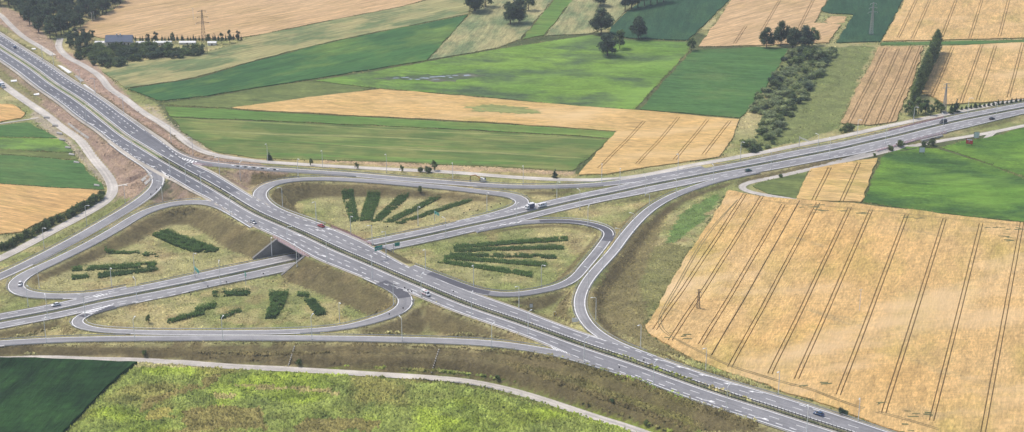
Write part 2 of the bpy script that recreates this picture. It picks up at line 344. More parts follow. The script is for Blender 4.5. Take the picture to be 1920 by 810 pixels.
def asphalt(name, col, rot=0, var=.1, wear=True):
    m, n, l, b = newmat(name, .82, .35); v = posvec(n, l)
    a = noise(n, l, v, .05, 5, .6); f = noise(n, l, v, 1.6, 6, .7); p = noise(n, l, v, .22, 6, .6)
    c = mix(n, l, ramp(n, l, a, .35, .65), tuple(x*(1-var) for x in col), tuple(x*(1+var) for x in col))
    c = mix(n, l, 1.0, c, ramp(n, l, p, .3, .7, (.88, .88, .88, 1), (1.1, 1.1, 1.1, 1)), 'MULTIPLY')
    c = mix(n, l, 1.0, c, ramp(n, l, f, .25, .75, (.80, .80, .80, 1), (1.18, 1.18, 1.18, 1)), 'MULTIPLY')
    at = n.new('ShaderNodeAttribute'); at.attribute_name = 'lat'; sc = n.new('ShaderNodeVectorMath'); sc.operation = 'MULTIPLY'; sc.inputs[1].default_value = (1.0, .012, 0); l.new(at.outputs['Vector'], sc.inputs[0])
    w_ = noise(n, l, sc.outputs[0], .9, 5, .65); c = mix(n, l, 1.0, c, ramp(n, l, w_, .3, .7, (.76, .76, .77, 1), (1.16, 1.16, 1.15, 1)), 'MULTIPLY')
    sx = n.new('ShaderNodeSeparateXYZ'); l.new(at.outputs['Vector'], sx.inputs[0]); fl = n.new('ShaderNodeMath'); fl.operation = 'SNAP'; l.new(sx.outputs[1], fl.inputs[0]); fl.inputs[1].default_value = 47.0
    lf = n.new('ShaderNodeMath'); lf.operation = 'SNAP'; l.new(sx.outputs[0], lf.inputs[0]); lf.inputs[1].default_value = 3.7; cb = n.new('ShaderNodeCombineXYZ'); l.new(fl.outputs[0], cb.inputs[0]); l.new(lf.outputs[0], cb.inputs[1])
    wn_ = n.new('ShaderNodeTexWhiteNoise'); wn_.noise_dimensions = '2D'; l.new(cb.outputs[0], wn_.inputs['Vector']); c = mix(n, l, 1.0, c, ramp(n, l, wn_.outputs['Value'], 0, 1, (.91, .91, .92, 1), (1.08, 1.08, 1.07, 1)), 'MULTIPLY')
    l.new(c, b.inputs['Base Color']); return m

attrmat('land', .8); attrmat('weeds', .6, .8, 1.2, 0)
asphalt('asphalt_old', (.283, .278, .286)); asphalt('asphalt_mid', (.246, .243, .254)); asphalt('asphalt_new', (.155, .157, .174)); asphalt('asphalt_patch', (.10, .10, .115))
asphalt('gravel', (.46, .42, .36), var=.16); asphalt('shoulder_old', (.30, .29, .25), var=.15); asphalt('concrete_shaded', (.20, .195, .185), var=.16); asphalt('verge_dark', (.15, .14, .10), var=.2); asphalt('lane_gravel', (.55, .51, .455), var=.15)
asphalt('concrete', (.36, .35, .33), var=.14)
plain('paint', (.80, .80, .79), .6, .16, .6); plain('paint_worn', (.62, .62, .60), .7, .15)
plain('steel', (.42, .43, .44), .45, .08, metal=.3); plain('galvanised', (.55, .56, .56), .5, .1); plain('dark_steel', (.045, .055, .05), .6, .2)
plain('lamp_grey', (.80, .81, .79), .5, .08); plain('lamp_glass', (.75, .76, .74), .3, .05)
plain('rail_pink', (.50, .24, .27), .6, .15); plain('kerb_pink', (.62, .46, .47), .8, .12); plain('sign_green', (.02, .30, .24), .45, .06); plain('sign_white', (.82, .82, .80), .5, .04); plain('sign_back', (.04, .042, .045), .6, .1)
plain('sign_red', (.62, .06, .05), .5, .1); plain('soil', (.17, .13, .075), .95, .3, .4); plain('crop_soil', (.24, .185, .085), .95, .35, .5)
plain('bark', (.09, .07, .05), .95, .3, 2); plain('wood', (.22, .17, .12), .9, .25, 2)
plain('roof_slate', (.10, .13, .19), .6, .12); plain('render_white', (.66, .66, .64), .9, .08); plain('tyre', (.02, .02, .02), .8, .1); plain('rim', (.4, .4, .42), .4, .1)
plain('car_white', (.78, .78, .78), .25, .03, spec=.6); plain('car_silver', (.45, .46, .48), .3, .04, metal=.4); plain('car_red', (.42, .05, .04), .3, .05, spec=.6); plain('car_dark', (.025, .03, .045), .25, .05, spec=.6)
plain('car_blue', (.03, .07, .16), .3, .05, spec=.6); plain('car_green', (.02, .09, .08), .3, .05, spec=.6); plain('tarp', (.09, .11, .18), .7, .1); plain('truck_blue', (.03, .14, .28), .5, .08)
plain('headlight', (.8, .8, .75), .2, .02); plain('taillight', (.4, .02, .02), .3, .02); plain('orange', (.55, .22, .04), .5, .1); plain('yellow', (.65, .45, .05), .5, .1)
m, n_, l_, b_ = newmat('car_glass', .08, .6); b_.inputs['Base Color'].default_value = (.02, .025, .03, 1)
m, n_, l_, b_ = newmat('sky_pale_water', .06, .6); b_.inputs['Base Color'].default_value = (.30, .34, .36, 1)  # puddles: pale base colour stands in for the bright sky reflection
def leafmat(name, c1, c2):
    m, n, l, b = newmat(name, .75, .2); a = n.new('ShaderNodeAttribute'); a.attribute_name = 'Col'
    oi = n.new('ShaderNodeObjectInfo'); v = posvec(n, l); f = noise(n, l, v, .35, 4)
    c = mix(n, l, ramp(n, l, f, .3, .7), c1, c2); c = mix(n, l, 1.0, c, a.outputs['Color'], 'MULTIPLY')
    c = mix(n, l, 1.0, c, ramp(n, l, oi.outputs['Random'], 0, 1, (.8, .82, .85, 1), (1.2, 1.15, 1.0, 1)), 'MULTIPLY')
    l.new(c, b.inputs['Base Color']); tr = n.new('ShaderNodeBsdfTranslucent'); l.new(c, tr.inputs[0]); ms = n.new('ShaderNodeMixShader'); ms.inputs[0].default_value = .42
    l.new(b.outputs[0], ms.inputs[1]); l.new(tr.outputs[0], ms.inputs[2]); l.new(ms.outputs[0], n['Material Output'].inputs['Surface'])
leafmat('leaf_dark', (.060, .098, .070), (.120, .170, .098)); leafmat('leaf_mid', (.10, .155, .068), (.185, .245, .10)); leafmat('leaf_willow', (.22, .285, .15), (.40, .45, .25)); leafmat('leaf_hedge', (.115, .215, .078), (.18, .29, .11)); leafmat('leaf_conifer', (.056, .098, .064), (.10, .15, .085))

# ------------------------------------------------------------------ mesh helpers
def mesh_np(name, verts, faces, mat, smooth_=False, col=None):
    me = bpy.data.meshes.new(name)
    if isinstance(faces, np.ndarray):
        nf, k = faces.shape; verts = np.asarray(verts, np.float32)
        me.vertices.add(len(verts)); me.vertices.foreach_set('co', verts.ravel())
        me.loops.add(nf*k); me.loops.foreach_set('vertex_index', faces.astype(np.int32).ravel())
        me.polygons.add(nf); me.polygons.foreach_set('loop_start', np.arange(0, nf*k, k, dtype=np.int32))
        me.update(calc_edges=True)
    else:
        me.from_pydata([tuple(map(float, v)) for v in verts], [], faces); me.update()
    if smooth_: me.polygons.foreach_set('use_smooth', np.ones(len(me.polygons), bool))
    if col is not None:
        at = me.color_attributes.new('Col', 'FLOAT_COLOR', 'POINT')
        c = np.ones((len(me.vertices), 4), np.float32); c[:, :3] = col; at.data.foreach_set('color', c.ravel())
    if mat: me.materials.append(M[mat])
    return me
def link(name, me, parent=None, loc=None):
    o = bpy.data.objects.new(name, me); COL.objects.link(o)
    if parent: o.parent = parent
    if loc is not None: o.location = [float(v) for v in loc]
    return o
def obj(name, verts, faces, mat, parent=None, smooth_=False, col=None, loc=None):
    return link(name, mesh_np(name, verts, faces, mat, smooth_, col), parent, loc)
def tag(o, label=None, cat=None, group=None, kind=None):
    if label: o['label'] = label
    if cat: o['category'] = cat
    if group: o['group'] = group
    if kind: o['kind'] = kind
    return o
def empty(name, loc, rz=0.0, label=None, cat=None, group=None, sc=None):
    o = bpy.data.objects.new(name, None); COL.objects.link(o); o.location = [float(v) for v in loc]; o.rotation_euler = (0, 0, float(rz)); o.empty_display_size = .5
    if sc is not None: o.scale = sc if hasattr(sc, '__len__') else (sc, sc, sc)
    return tag(o, label, cat, group)
class MB:
    def __init__(s): s.v = []; s.f = []
    def add(s, vs_, fs):
        b = len(s.v); s.v += [tuple(map(float, v)) for v in vs_]; s.f += [[i+b for i in f] for f in fs]; return s
    def box(s, x0, x1, y0, y1, z0, z1):
        return s.add([(x0,y0,z0),(x1,y0,z0),(x1,y1,z0),(x0,y1,z0),(x0,y0,z1),(x1,y0,z1),(x1,y1,z1),(x0,y1,z1)], [(0,3,2,1),(4,5,6,7),(0,1,5,4),(1,2,6,5),(2,3,7,6),(3,0,4,7)])
    def bar(s, a, b, r, r2=None, n=4):
        a = Vector(a); b = Vector(b); d = (b-a); r2 = r if r2 is None else r2
        if d.length < 1e-6: return s
        q = d.normalized(); u = q.cross(Vector((0, 0, 1)) if abs(q.z) < .95 else Vector((1, 0, 0))).normalized(); w_ = q.cross(u)
        vs_ = []
        for k in range(n):
            t = 2*pi*k/n+pi/4; vs_.append(a+(u*cos(t)+w_*sin(t))*r)
        for k in range(n):
            t = 2*pi*k/n+pi/4; vs_.append(b+(u*cos(t)+w_*sin(t))*r2)
        fs = [(k, (k+1) % n, n+(k+1) % n, n+k) for k in range(n)] + [tuple(range(n))[::-1], tuple(range(n, 2*n))]
        return s.add(vs_, fs)
    def prism(s, poly, z0, z1):
        n = len(poly); return s.add([(x, y, z0) for x, y in poly]+[(x, y, z1) for x, y in poly], [tuple(range(n))[::-1], tuple(range(n, 2*n))]+[(i, (i+1) % n, n+(i+1) % n, n+i) for i in range(n)])
    def build(s, name, mat, parent=None, loc=None, smooth_=False): return obj(name, s.v, s.f, mat, parent, smooth_, loc=loc)
    def mesh(s, name, mat, smooth_=False): return mesh_np(name, s.v, s.f, mat, smooth_)
ORD = 'first second third fourth fifth sixth seventh eighth ninth tenth eleventh twelfth thirteenth fourteenth fifteenth sixteenth seventeenth eighteenth nineteenth twentieth'.split()

# ------------------------------------------------------------------ the land
def inpoly(px, py, poly):
    r = np.zeros(px.shape, bool); n = len(poly)
    for i in range(n):
        x1, y1 = poly[i]; x2, y2 = poly[(i+1) % n]
        c = ((y1 > py) != (y2 > py)) & (px < (x2-x1)*(py-y1)/((y2-y1) if y2 != y1 else 1e-9)+x1); r ^= c
    return r
PAINT = [   # (polygon in pixels, colour, keep-noise) ground cover of each area
 ([(560,60),(1300,60),(1430,90),(1380,230),(1090,330),(1060,320),(340,262),(290,190),(235,166)], 'fieldedge'),
 ([(1600,290),(1770,265),(1930,240),(1930,430),(1600,385)], 'fieldedge'),
 ([(0,690),(1300,690),(1300,900),(0,900)], 'meadow'),
 ([(-10,650),(400,645),(750,648),(950,660),(1060,676),(1160,708),(1300,756),(1450,806),(1330,814),(1200,790),(1060,746),(950,714),(850,700),(600,687),(300,670),(-10,663)], 'bank'),
 ([(415,703),(330,745),(255,775),(245,765),(320,735),(400,700)], 'brownpatch'), ([(340,775),(480,765),(500,810),(330,815)], 'brownpatch'),
 ([(425,722),(500,725),(635,737),(630,741),(500,733),(440,728)], 'straw'), ([(265,772),(330,768),(320,785),(270,790)], 'yellowpatch'), ([(400,740),(445,742),(430,752),(405,750)], 'straw'),
 ([(560,780),(700,790),(690,815),(540,815)], 'brownpatch'),
 ([(0,60),(60,90),(130,150),(220,235),(270,285),(245,330),(210,300),(165,270),(100,215),(0,150)], 'dirtgrass'),
 ([(78,184),(110,196),(150,225),(215,275),(265,310),(294,335),(250,366),(222,374),(214,335),(188,300),(168,270),(122,235),(85,205)], 'soil'),
 ([(100,105),(150,150),(215,205),(290,258),(345,300),(470,316),(520,322),(480,302),(390,288),(330,252),(265,208),(205,165),(170,140),(115,100)], 'soil'),
 ([(0,10),(40,25),(120,95),(180,120),(250,190),(345,262),(410,300),(470,312),(420,300),(330,275),(250,215),(170,160),(90,100),(0,45)], 'soil'),
 ([(60,200),(130,262),(175,310),(210,345),(195,350),(150,300),(110,262),(60,225)], 'gravelly'),
 ([(270,190),(330,240),(400,285),(470,303),(390,293),(320,258)], 'gravelly'),
 ([(400,300),(480,312),(560,320),(520,330),(450,322)], 'soil'),
 ([(420,330),(480,345),(520,335),(470,362)], 'sand'),
 ([(275,360),(320,335),(372,362),(330,378),(280,378)], 'darkgrass'),
 ([(330,372),(300,372),(318,362)], 'sand'),
 ([(390,285),(600,300),(1080,325),(1080,335),(800,325),(560,312)], 'straw'),
 ([(600,296),(1075,322),(1070,329),(840,318),(600,304)], 'pinksoil'),
 ([(1450,90),(1640,85),(1600,170),(1575,240),(1480,270),(1400,290),(1440,210)], 'meadowgreen'),
 ([(1235,398),(1262,386),(1222,470),(1185,560),(1168,565),(1205,470)], 'straw'),
 ([(1262,378),(1270,376),(1210,438),(1186,500),(1176,505),(1202,435)], 'ditch'),
 ([(1275,400),(1320,372),(1350,360),(1335,395),(1270,455),(1245,460)], 'lush'),
 ([(1215,470),(1250,455),(1300,465),(1255,540),(1215,610),(1190,590),(1195,530)], 'olive'),
 ([(1165,440),(1250,400),(1210,500),(1180,570),(1150,600),(1110,560)], 'brownslope'),
 ([(1130,540),(1180,480),(1205,560),(1225,625),(1300,680),(1240,665),(1130,610)], 'brownslope'),
]
PAL = {'dry': (.385, .355, .175), 'straw': (.40, .33, .16), 'meadow': (.235, .295, .072), 'soil': (.41, .285, .23), 'gravelly': (.44, .37, .29), 'sand': (.46, .37, .24), 'dirtgrass': (.21, .21, .09),
       'darkgrass': (.06, .075, .05), 'bank': (.155, .126, .064), 'fieldedge': (.060, .090, .036), 'ditch': (.27, .185, .12), 'brownpatch': (.25, .205, .085), 'yellowpatch': (.36, .31, .10), 'pinksoil': (.50, .36, .24), 'meadowgreen': (.16, .20, .07), 'lush': (.12, .215, .058), 'olive': (.20, .195, .080), 'brownslope': (.20, .17, .082), 'green': (.19, .235, .075)}
def land_colour(X, Y, Z, NZ):
    px, py = to_px(X, Y, Z); n = len(X)
    big = fnoise(X, Y, 38, 3, 4); mid = fnoise(X, Y, 11, 9, 4); fin = fnoise(X, Y, 4, 21, 3)
    c = np.tile(np.array(PAL['dry']), (n, 1))
    gm = np.clip((big-.5)*4+.35, 0, 1)[:, None]; c = c*(1-gm*.7)+np.array(PAL['green'])*gm*.7; sm = np.clip((fnoise(X, Y*1.4, 17, 29, 4)-.53)*7, 0, 1)[:, None]; c = c*(1-sm*.6)+np.array((.50, .41, .215))*sm*.6
    tm = np.clip((mid-.56)*6, 0, 1)[:, None]; c = c*(1-tm*.5)+np.array((.33, .24, .13))*tm*.5
    wob = (mid-.5)*14
    for poly, key in PAINT:
        am = 3.2 if key in ('brownpatch', 'yellowpatch') else 1.0; k = inpoly(px+wob*am+(fin-.5)*6*am, py+wob*.5*am, poly); base = np.array(PAL[key])
        c[k] = c[k]*.15 + base*.85
        if key == 'meadow':
            b1 = np.clip((fnoise(X, Y*1.5, 30, 41, 4)-.52)*7, 0, 1)[:, None]; b2 = np.clip((fnoise(X, Y, 26, 55, 4)-.53)*8, 0, 1)[:, None]
            b3 = np.clip((fnoise(X, Y, 9, 77, 3)-.55)*7, 0, 1)[:, None]
            cc = c*(1-b1)+np.array((.32, .40, .066))*b1; cc = cc*(1-b2*.6)+np.array((.27, .22, .085))*b2*.6; cc = cc*(1-b3*.5)+np.array((.09, .125, .04))*b3*.5
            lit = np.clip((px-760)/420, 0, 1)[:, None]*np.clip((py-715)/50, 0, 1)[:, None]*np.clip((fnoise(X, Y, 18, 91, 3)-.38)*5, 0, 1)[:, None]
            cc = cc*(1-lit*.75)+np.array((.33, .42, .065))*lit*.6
            c[k] = cc[k]
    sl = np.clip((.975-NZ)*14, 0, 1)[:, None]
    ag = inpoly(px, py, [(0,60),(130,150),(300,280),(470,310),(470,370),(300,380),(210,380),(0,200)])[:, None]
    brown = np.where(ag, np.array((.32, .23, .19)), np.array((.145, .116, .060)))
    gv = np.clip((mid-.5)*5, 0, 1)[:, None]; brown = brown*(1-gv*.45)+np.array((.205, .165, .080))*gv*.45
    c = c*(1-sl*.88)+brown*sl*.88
    c *= (.70+.60*fin)[:, None]
    return c
ny, nx = gx.shape
V = np.stack([gx.ravel(), gy.ravel(), GH.ravel()], 1)
jj, ii = np.meshgrid(np.arange(ny-1), np.arange(nx-1), indexing='ij'); q = (jj*nx+ii).ravel()
Fq = np.stack([q, q+1, q+nx+1, q+nx], 1)
dzx = np.gradient(GH, GX, axis=1); dzy = np.gradient(GH, GY, axis=0); NZ = (1/np.sqrt(1+dzx**2+dzy**2)).ravel()
LC = land_colour(V[:, 0], V[:, 1], V[:, 2], NZ)
LCg = LC.reshape(ny, nx, 3)
# fine unevenness away from the roads
bmp = (fnoise(V[:, 0], V[:, 1], 6, 5, 3)-.5)*.25
V[:, 2] += np.where(np.hypot(V[:, 0], V[:, 1]-900) < 700, bmp*.5-.06, -.1)
tag(obj('ground', V, Fq, 'land', smooth_=True, col=LC), kind='structure')
def colq(X, Y):
    i = np.clip(np.searchsorted(GX, X)-1, 0, nx-1); j = np.clip(np.searchsorted(GY, Y)-1, 0, ny-1); return LCg[j, i]

# ------------------------------------------------------------------ fields
def clip_half(poly, nx_, ny_, c, keep_less):
    out = []; n = len(poly)
    for i in range(n):
        a = poly[i]; b = poly[(i+1) % n]; da = a[0]*nx_+a[1]*ny_-c; db = b[0]*nx_+b[1]*ny_-c
        if not keep_less: da, db = -da, -db
        if da <= 0: out.append(a)
        if (da < 0 < db) or (db < 0 < da):
            t = da/(da-db); out.append((a[0]+(b[0]-a[0])*t, a[1]+(b[1]-a[1])*t))
    return out
def wobble(poly, amp, step=3.5, seed=0):
    out = []; n = len(poly)
    for i in range(n):
        a = np.array(poly[i]); b = np.array(poly[(i+1) % n]); L = np.linalg.norm(b-a); k = max(1, int(L/step)); nn = np.array([-(b-a)[1], (b-a)[0]])/max(L, 1e-6)
        for j in range(k):
            p = a+(b-a)*j/k
            if j: p = p+nn*amp*(fnoise(p[0], p[1], 11., seed)-.5)*2.6
            out.append((float(p[0]), float(p[1])))
    return out
def field(name, poly_px, mat, h=.5, line=None, tracks=(), cell=14.0, rut=.45, gauge=1.75, wob=1.3):
    """crop stand of height h over the polygon, wheel tracks cut down to the soil"""
    FPOLYS.append(poly_px)
    W = [tuple(PB(x, y)[:2]) for x, y in poly_px]; W = wobble(W, wob, seed=len(poly_px)*7+int(poly_px[0][0]))
    if line is None: line = (poly_px[0], poly_px[1])
    a = PB(*line[0])[:2]; b = PB(*line[1])[:2]; d = (b-a)/np.linalg.norm(b-a); nv = np.array([-d[1], d[0]])
    us = [p[0]*nv[0]+p[1]*nv[1] for p in W]; vs_ = [p[0]*d[0]+p[1]*d[1] for p in W]
    cuts = []; rng_ = {}
    for tr in tracks:
        t0 = PB(*tr[0])[:2]; t1 = PB(*tr[1])[:2]; uc = float(((t0+t1)/2)@nv); v0, v1 = sorted((float(t0@d), float(t1@d))); v0 -= 5; v1 += 3
        single = len(tr) > 2
        for off in ((0,) if single else (-gauge/2, gauge/2)): cuts.append((uc+off-rut/2*(1.5 if single else 1), uc+off+rut/2*(1.5 if single else 1), v0, v1))
    cuts.sort(); edges = [min(us)-1]
    strips = []
    cur = min(us)-1
    for c in cuts:
        if c[0] > cur: strips.append((cur, c[0], None))
        strips.append((max(cur, c[0]), c[1], c)); cur = c[1]
    strips.append((cur, max(us)+1, None))
    full = []
    for (u0, u1, c) in strips:
        k = max(1, int((u1-u0)/cell+.5)) if c is None else 1
        for j in range(k): full.append((u0+(u1-u0)*j/k, u0+(u1-u0)*(j+1)/k, c))
    vmin, vmax = min(vs_), max(vs_); vc = list(np.arange(vmin, vmax+cell, cell))
    top = []; soil = []; wallq = []
    for (u0, u1, c) in full:
        s = clip_half(clip_half(W, nv[0], nv[1], u0, False), nv[0], nv[1], u1, True)
        if len(s) < 3: continue
        for v0, v1 in zip(vc[:-1], vc[1:]):
            pc = clip_half(clip_half(s, d[0], d[1], v0, False), d[0], d[1], v1, True)
            if len(pc) < 3: continue
            if c is not None and c[2] <= (v0+v1)/2 <= c[3]: soil.append(pc)
            else:
                top.append(pc)
                for i in range(len(pc)):
                    p = pc[i]; q_ = pc[(i+1) % len(pc)]
                    pv, qv = p[0]*d[0]+p[1]*d[1], q_[0]*d[0]+q_[1]*d[1]; pu, qu = p[0]*nv[0]+p[1]*nv[1], q_[0]*nv[0]+q_[1]*nv[1]
                    if abs(pv-qv) < 1e-4 and (abs(pv-v0) < 1e-4 or abs(pv-v1) < 1e-4) and v0 > vmin+1e-3 and c is None: continue
                    if abs(pu-qu) < 1e-4 and (abs(pu-u0) < 1e-4 or abs(pu-u1) < 1e-4) and c is None:
                        ok = any(abs(pu-cc[0]) < 1e-3 or abs(pu-cc[1]) < 1e-3 for cc in cuts)
                        if not ok: continue
                    wallq.append((p, q_))
    def mk(polys, lift):
        xs = np.array([p for pc in polys for p in pc]); 
        z = hq(xs[:, 0], xs[:, 1])+lift; f = []; k = 0
        for pc in polys: f.append(list(range(k, k+len(pc)))); k += len(pc)
        return [(x, y, zz) for (x, y), zz in zip(xs, z)], f
    v, f = mk(top, h)
    f = [fc if sum(v[fc[i]][0]*v[fc[(i+1) % len(fc)]][1]-v[fc[(i+1) % len(fc)]][0]*v[fc[i]][1] for i in range(len(fc))) > 0 else fc[::-1] for fc in f]
    if wallq:
        xs = np.array([p for pq in wallq for p in pq]); z = hq(xs[:, 0], xs[:, 1]); b0 = len(v)
        for k in range(0, len(xs), 2):
            v += [(xs[k][0], xs[k][1], z[k]-.1), (xs[k+1][0], xs[k+1][1], z[k+1]-.1), (xs[k+1][0], xs[k+1][1], z[k+1]+h), (xs[k][0], xs[k][1], z[k]+h)]
            f.append([b0, b0+1, b0+2, b0+3]); b0 += 4
    o = tag(obj(name, v, f, mat), kind='structure')
    if soil:
        v, f = mk(soil, .10); obj('wheel_track', v, f, 'crop_soil', o)
    return o
def wdir(a, b):
    p, q_ = PB(*a), PB(*b); return atan2(q_[1]-p[1], q_[0]-p[0])-pi/2
RW = wdir((1572,740), (1700,403)); RN = wdir((480,115), (880,28)); RC = wdir((480,208), (960,235)); RT = wdir((800,113), (900,0)); RG = wdir((0,300), (190,330))
crop('wheat_main', (.67, .425, .168), (.70, .485, .235), (.52, .395, .125), RW, 4, .010, .22, .47, .72, .7, lodged=(.54, .38, .18), rows=.06, ripple=.17)
crop('wheat_far', (.57, .385, .205), (.62, .43, .24), (.49, .345, .165), RN, 12, .012, .3, .5, .7)
crop('wheat_right', (.64, .42, .18), (.69, .475, .225), (.47, .37, .135), RW, 5, .014, .25, .5, .74, lodged=(.50, .355, .15), rows=.06, ripple=.2)
crop('wheat_brown', (.47, .32, .17), (.55, .38, .20), (.38, .27, .13), RW, 4, .02, .3, .48, .7, lodged=(.38, .26, .13))
crop('wheat_strip', (.63, .415, .165), (.68, .47, .21), (.48, .385, .12), RC, 6, .015, .25, .52, .74, rows=.07, ripple=.18)
crop('wheat_left', (.60, .37, .15), (.64, .42, .19), (.48, .35, .12), RG, 8, .015, .25, .5, .76)
crop('mixed', (.34, .33, .155), (.43, .375, .18), (.17, .225, .10), RN, 16, .014, .30, .46, .58)
crop('mixed_top', (.34, .34, .17), (.45, .39, .20), (.18, .235, .115), RT, 7, .016, .3, .44, .60)
crop('green_dark', (.046, .122, .046), (.072, .175, .050), (.18, .27, .064), RN, 10, .012, .22, .48, .70)
crop('green_corn', (.034, .088, .048), (.048, .112, .058), (.065, .135, .055), RT, 6, .012, .22, .5, .76)
crop('green_maize', (.020, .062, .020), (.044, .112, .030), (.015, .042, .016), wdir((120,810), (225,705)), 5, .03, .45, .44, .62, 1.2, ripple=.3)
crop('meadow_light', (.15, .28, .052), (.235, .37, .068), (.095, .15, .07), RC, 3, .014, .16, .46, .62, .9, ripple=.18)
crop('green_mid', (.068, .158, .050), (.095, .195, .055), (.15, .225, .07), RC, 6, .012, .2, .48, .72)
crop('green_strip', (.115, .22, .052), (.16, .27, .064), (.21, .26, .072), RC, 12, .015, .25, .48, .70)
crop('olive_strip', (.175, .23, .068), (.25, .27, .09), (.125, .195, .055), RC, 28, .02, .34, .44, .56, rows=.26)
crop('meadow_right', (.105, .235, .038), (.20, .34, .050), (.058, .13, .036), RC, 2.2, .014, .14, .44, .62, .9, ripple=.2)
crop('green_left', (.135, .245, .055), (.195, .305, .068), (.095, .18, .05), RG, 8, .015, .22, .45, .66)
crop('olive_grass', (.15, .19, .06), (.20, .24, .08), (.10, .14, .05), RC, 4, .02, .2, .45, .7)

field('wheat_field', [(142,60),(160,46),(215,18),(250,-12),(560,-40),(900,-40),(800,0),(757,12),(613,40),(480,67),(440,73),(300,74),(190,72)], 'wheat_far', .6, ((480,67),(757,12)))
field('mixed_field', [(467,71),(613,41),(757,13),(800,1),(890,-10),(878,27),(713,59),(597,84),(480,113),(367,146),(235,166),(190,132),(233,119),(333,108),(400,95),(450,80)], 'mixed', .5, ((480,113),(878,27)))
field('green_field', [(877,29),(713,61),(597,86),(480,116),(367,149),(240,168),(300,190),(385,181),(480,165),(580,150),(800,114)], 'green_dark', .6, ((480,116),(877,29)))
field('mixed_field', [(884,26),(925,-30),(1060,-30),(1037,0),(976,74),(935,90),(803,113)], 'mixed_top', .5, ((803,113),(900,0)))
field('green_field', [(1039,1),(1062,-30),(1090,-30),(1073,0),(1019,67),(979,75)], 'green_strip', .5, ((979,75),(1040,0)))
field('mixed_field', [(1075,1),(1098,-30),(1220,-30),(1178,18),(1140,52),(1110,63),(1022,68)], 'mixed_top', .5, ((1022,68),(1075,0)))
field('green_field', [(1145,52),(1182,18),(1250,-30),(1395,-30),(1366,2),(1290,76),(1180,72),(1141,63)], 'green_corn', .7, ((1290,76),(1366,0)))
field('wheat_field', [(1310,88),(1370,3),(1398,-30),(1568,-30),(1550,1),(1526,44),(1576,47),(1554,81),(1420,86)], 'wheat_far', .6, ((1310,88),(1370,3)), tracks=[((1470,0),(1420,60)),((1530,0),(1490,60)),((1395,55),(1378,82))])
field('green_field', [(1554,1),(1570,-30),(1712,-30),(1692,2),(1650,79),(1568,81),(1600,28),(1557,26),(1540,20)], 'green_corn', .7, ((1650,79),(1692,2)))
tag(field('soil_patch', [(1545,40),(1558,30),(1588,31),(1584,42),(1556,46)], 'wheat_far', .1), kind='structure')
field('wheat_field', [(1655,78),(1695,2),(1712,-30),(1990,-30),(2000,70),(1920,72),(1790,75)], 'wheat_right', .7, ((1767,68),(1793,0)), tracks=[((1720,0),(1682,72)),((1745,0),(1710,72)),((1793,0),(1767,68)),((1843,0),(1818,68)),((1893,0),(1873,65))])
field('grass_strip', [(1650,85),(1655,80),(1790,78),(1920,75),(2000,73),(2000,77),(1920,80),(1800,84)], 'green_mid', .2)
field('wheat_field', [(1648,89),(1731,87),(1716,140),(1678,231),(1630,236),(1577,232),(1610,160)], 'wheat_brown', .7, ((1645,230),(1707,90)), tracks=[((1657,95),(1595,230)),((1688,92),(1617,230)),((1707,92),(1645,230)),((1728,92),(1665,230))])
field('wheat_field', [(1768,88),(1920,81),(2000,78),(2000,172),(1920,187),(1850,193),(1775,197),(1727,174)], 'wheat_right', .7, ((1745,188),(1787,89)), tracks=[((1787,90),(1745,186)),((1840,88),(1802,192)),((1866,88),(1833,190)),((1915,87),(1893,182))])
field('meadow', [(586,152),(700,135),(800,116),(935,92),(1110,66),(1150,73),(1180,75),(1290,79),(1291,97),(1240,150),(1190,206),(1080,199),(960,187),(713,166)], 'meadow_light', .25, ((713,167),(960,188)))
field('green_field', [(1299,95),(1420,89),(1478,92),(1462,125),(1445,150),(1423,182),(1387,222),(1290,213),(1199,206),(1245,152)], 'green_mid', .45, ((1200,206),(1299,95)))
field('grass_strip', [(300,195),(385,184),(480,167),(580,152),(697,166),(647,179),(480,196),(430,203),(340,199)], 'olive_grass', .2)
field('wheat_field', [(435,203),(480,197),(580,183),(713,168),(960,189),(1200,208),(1386,225),(1377,250),(1365,270),(1348,295),(1220,313),(1140,327),(1085,329),(1133,271),(1157,247),(960,233),(720,220),(480,208)], 'wheat_strip', .6, ((1120,320),(1212,223)), tracks=[((1212,226),(1120,318)),((1270,228),(1190,310)),((1325,231),(1263,300)),((1362,233),(1323,290))])
field('green_field', [(310,201),(430,206),(480,210),(720,222),(960,235),(1154,248),(1143,260),(960,248),(720,236),(480,226),(320,219)], 'green_strip', .35, ((480,210),(960,235)))
field('olive_field', [(322,221),(480,228),(720,238),(960,250),(1142,262),(1132,272),(1074,320),(960,314),(720,303),(480,297),(400,284),(345,250)], 'olive_strip', .3, ((480,228),(960,250)))
field('meadow', [(1652,296),(1700,276),(1758,279),(1840,305),(1920,334),(2000,360),(2000,430),(1920,416),(1760,400),(1618,380)], 'meadow_right', .25, ((1618,380),(1920,416)))
field('meadow', [(1765,277),(1800,266),(1860,256),(1920,240),(2000,225),(2000,357),(1920,331),(1840,302)], 'meadow_right', .25, ((1765,277),(1920,331)))
field('wheat_field', [(1520,318),(1580,308),(1645,298),(1628,340),(1614,380),(1560,378),(1494,374)], 'wheat_strip', .6, ((1528,370),(1552,323)), tracks=[((1552,323),(1528,372)),((1607,317),(1578,376))])
field('green_field', [(1412,350),(1440,340),(1518,321),(1492,373),(1440,363)], 'olive_grass', .3)
TR = [((1384,372),(1243,612)),((1417,377),(1270,632)),((1463,385),(1320,648)),((1490,384),(1345,662),1),((1525,383),(1384,680)),((1588,398),(1447,700)),((1630,399),(1497,708)),((1700,404),(1573,738)),((1768,416),(1664,760)),((1838,424),(1748,788)),((1917,422),(1838,830))]
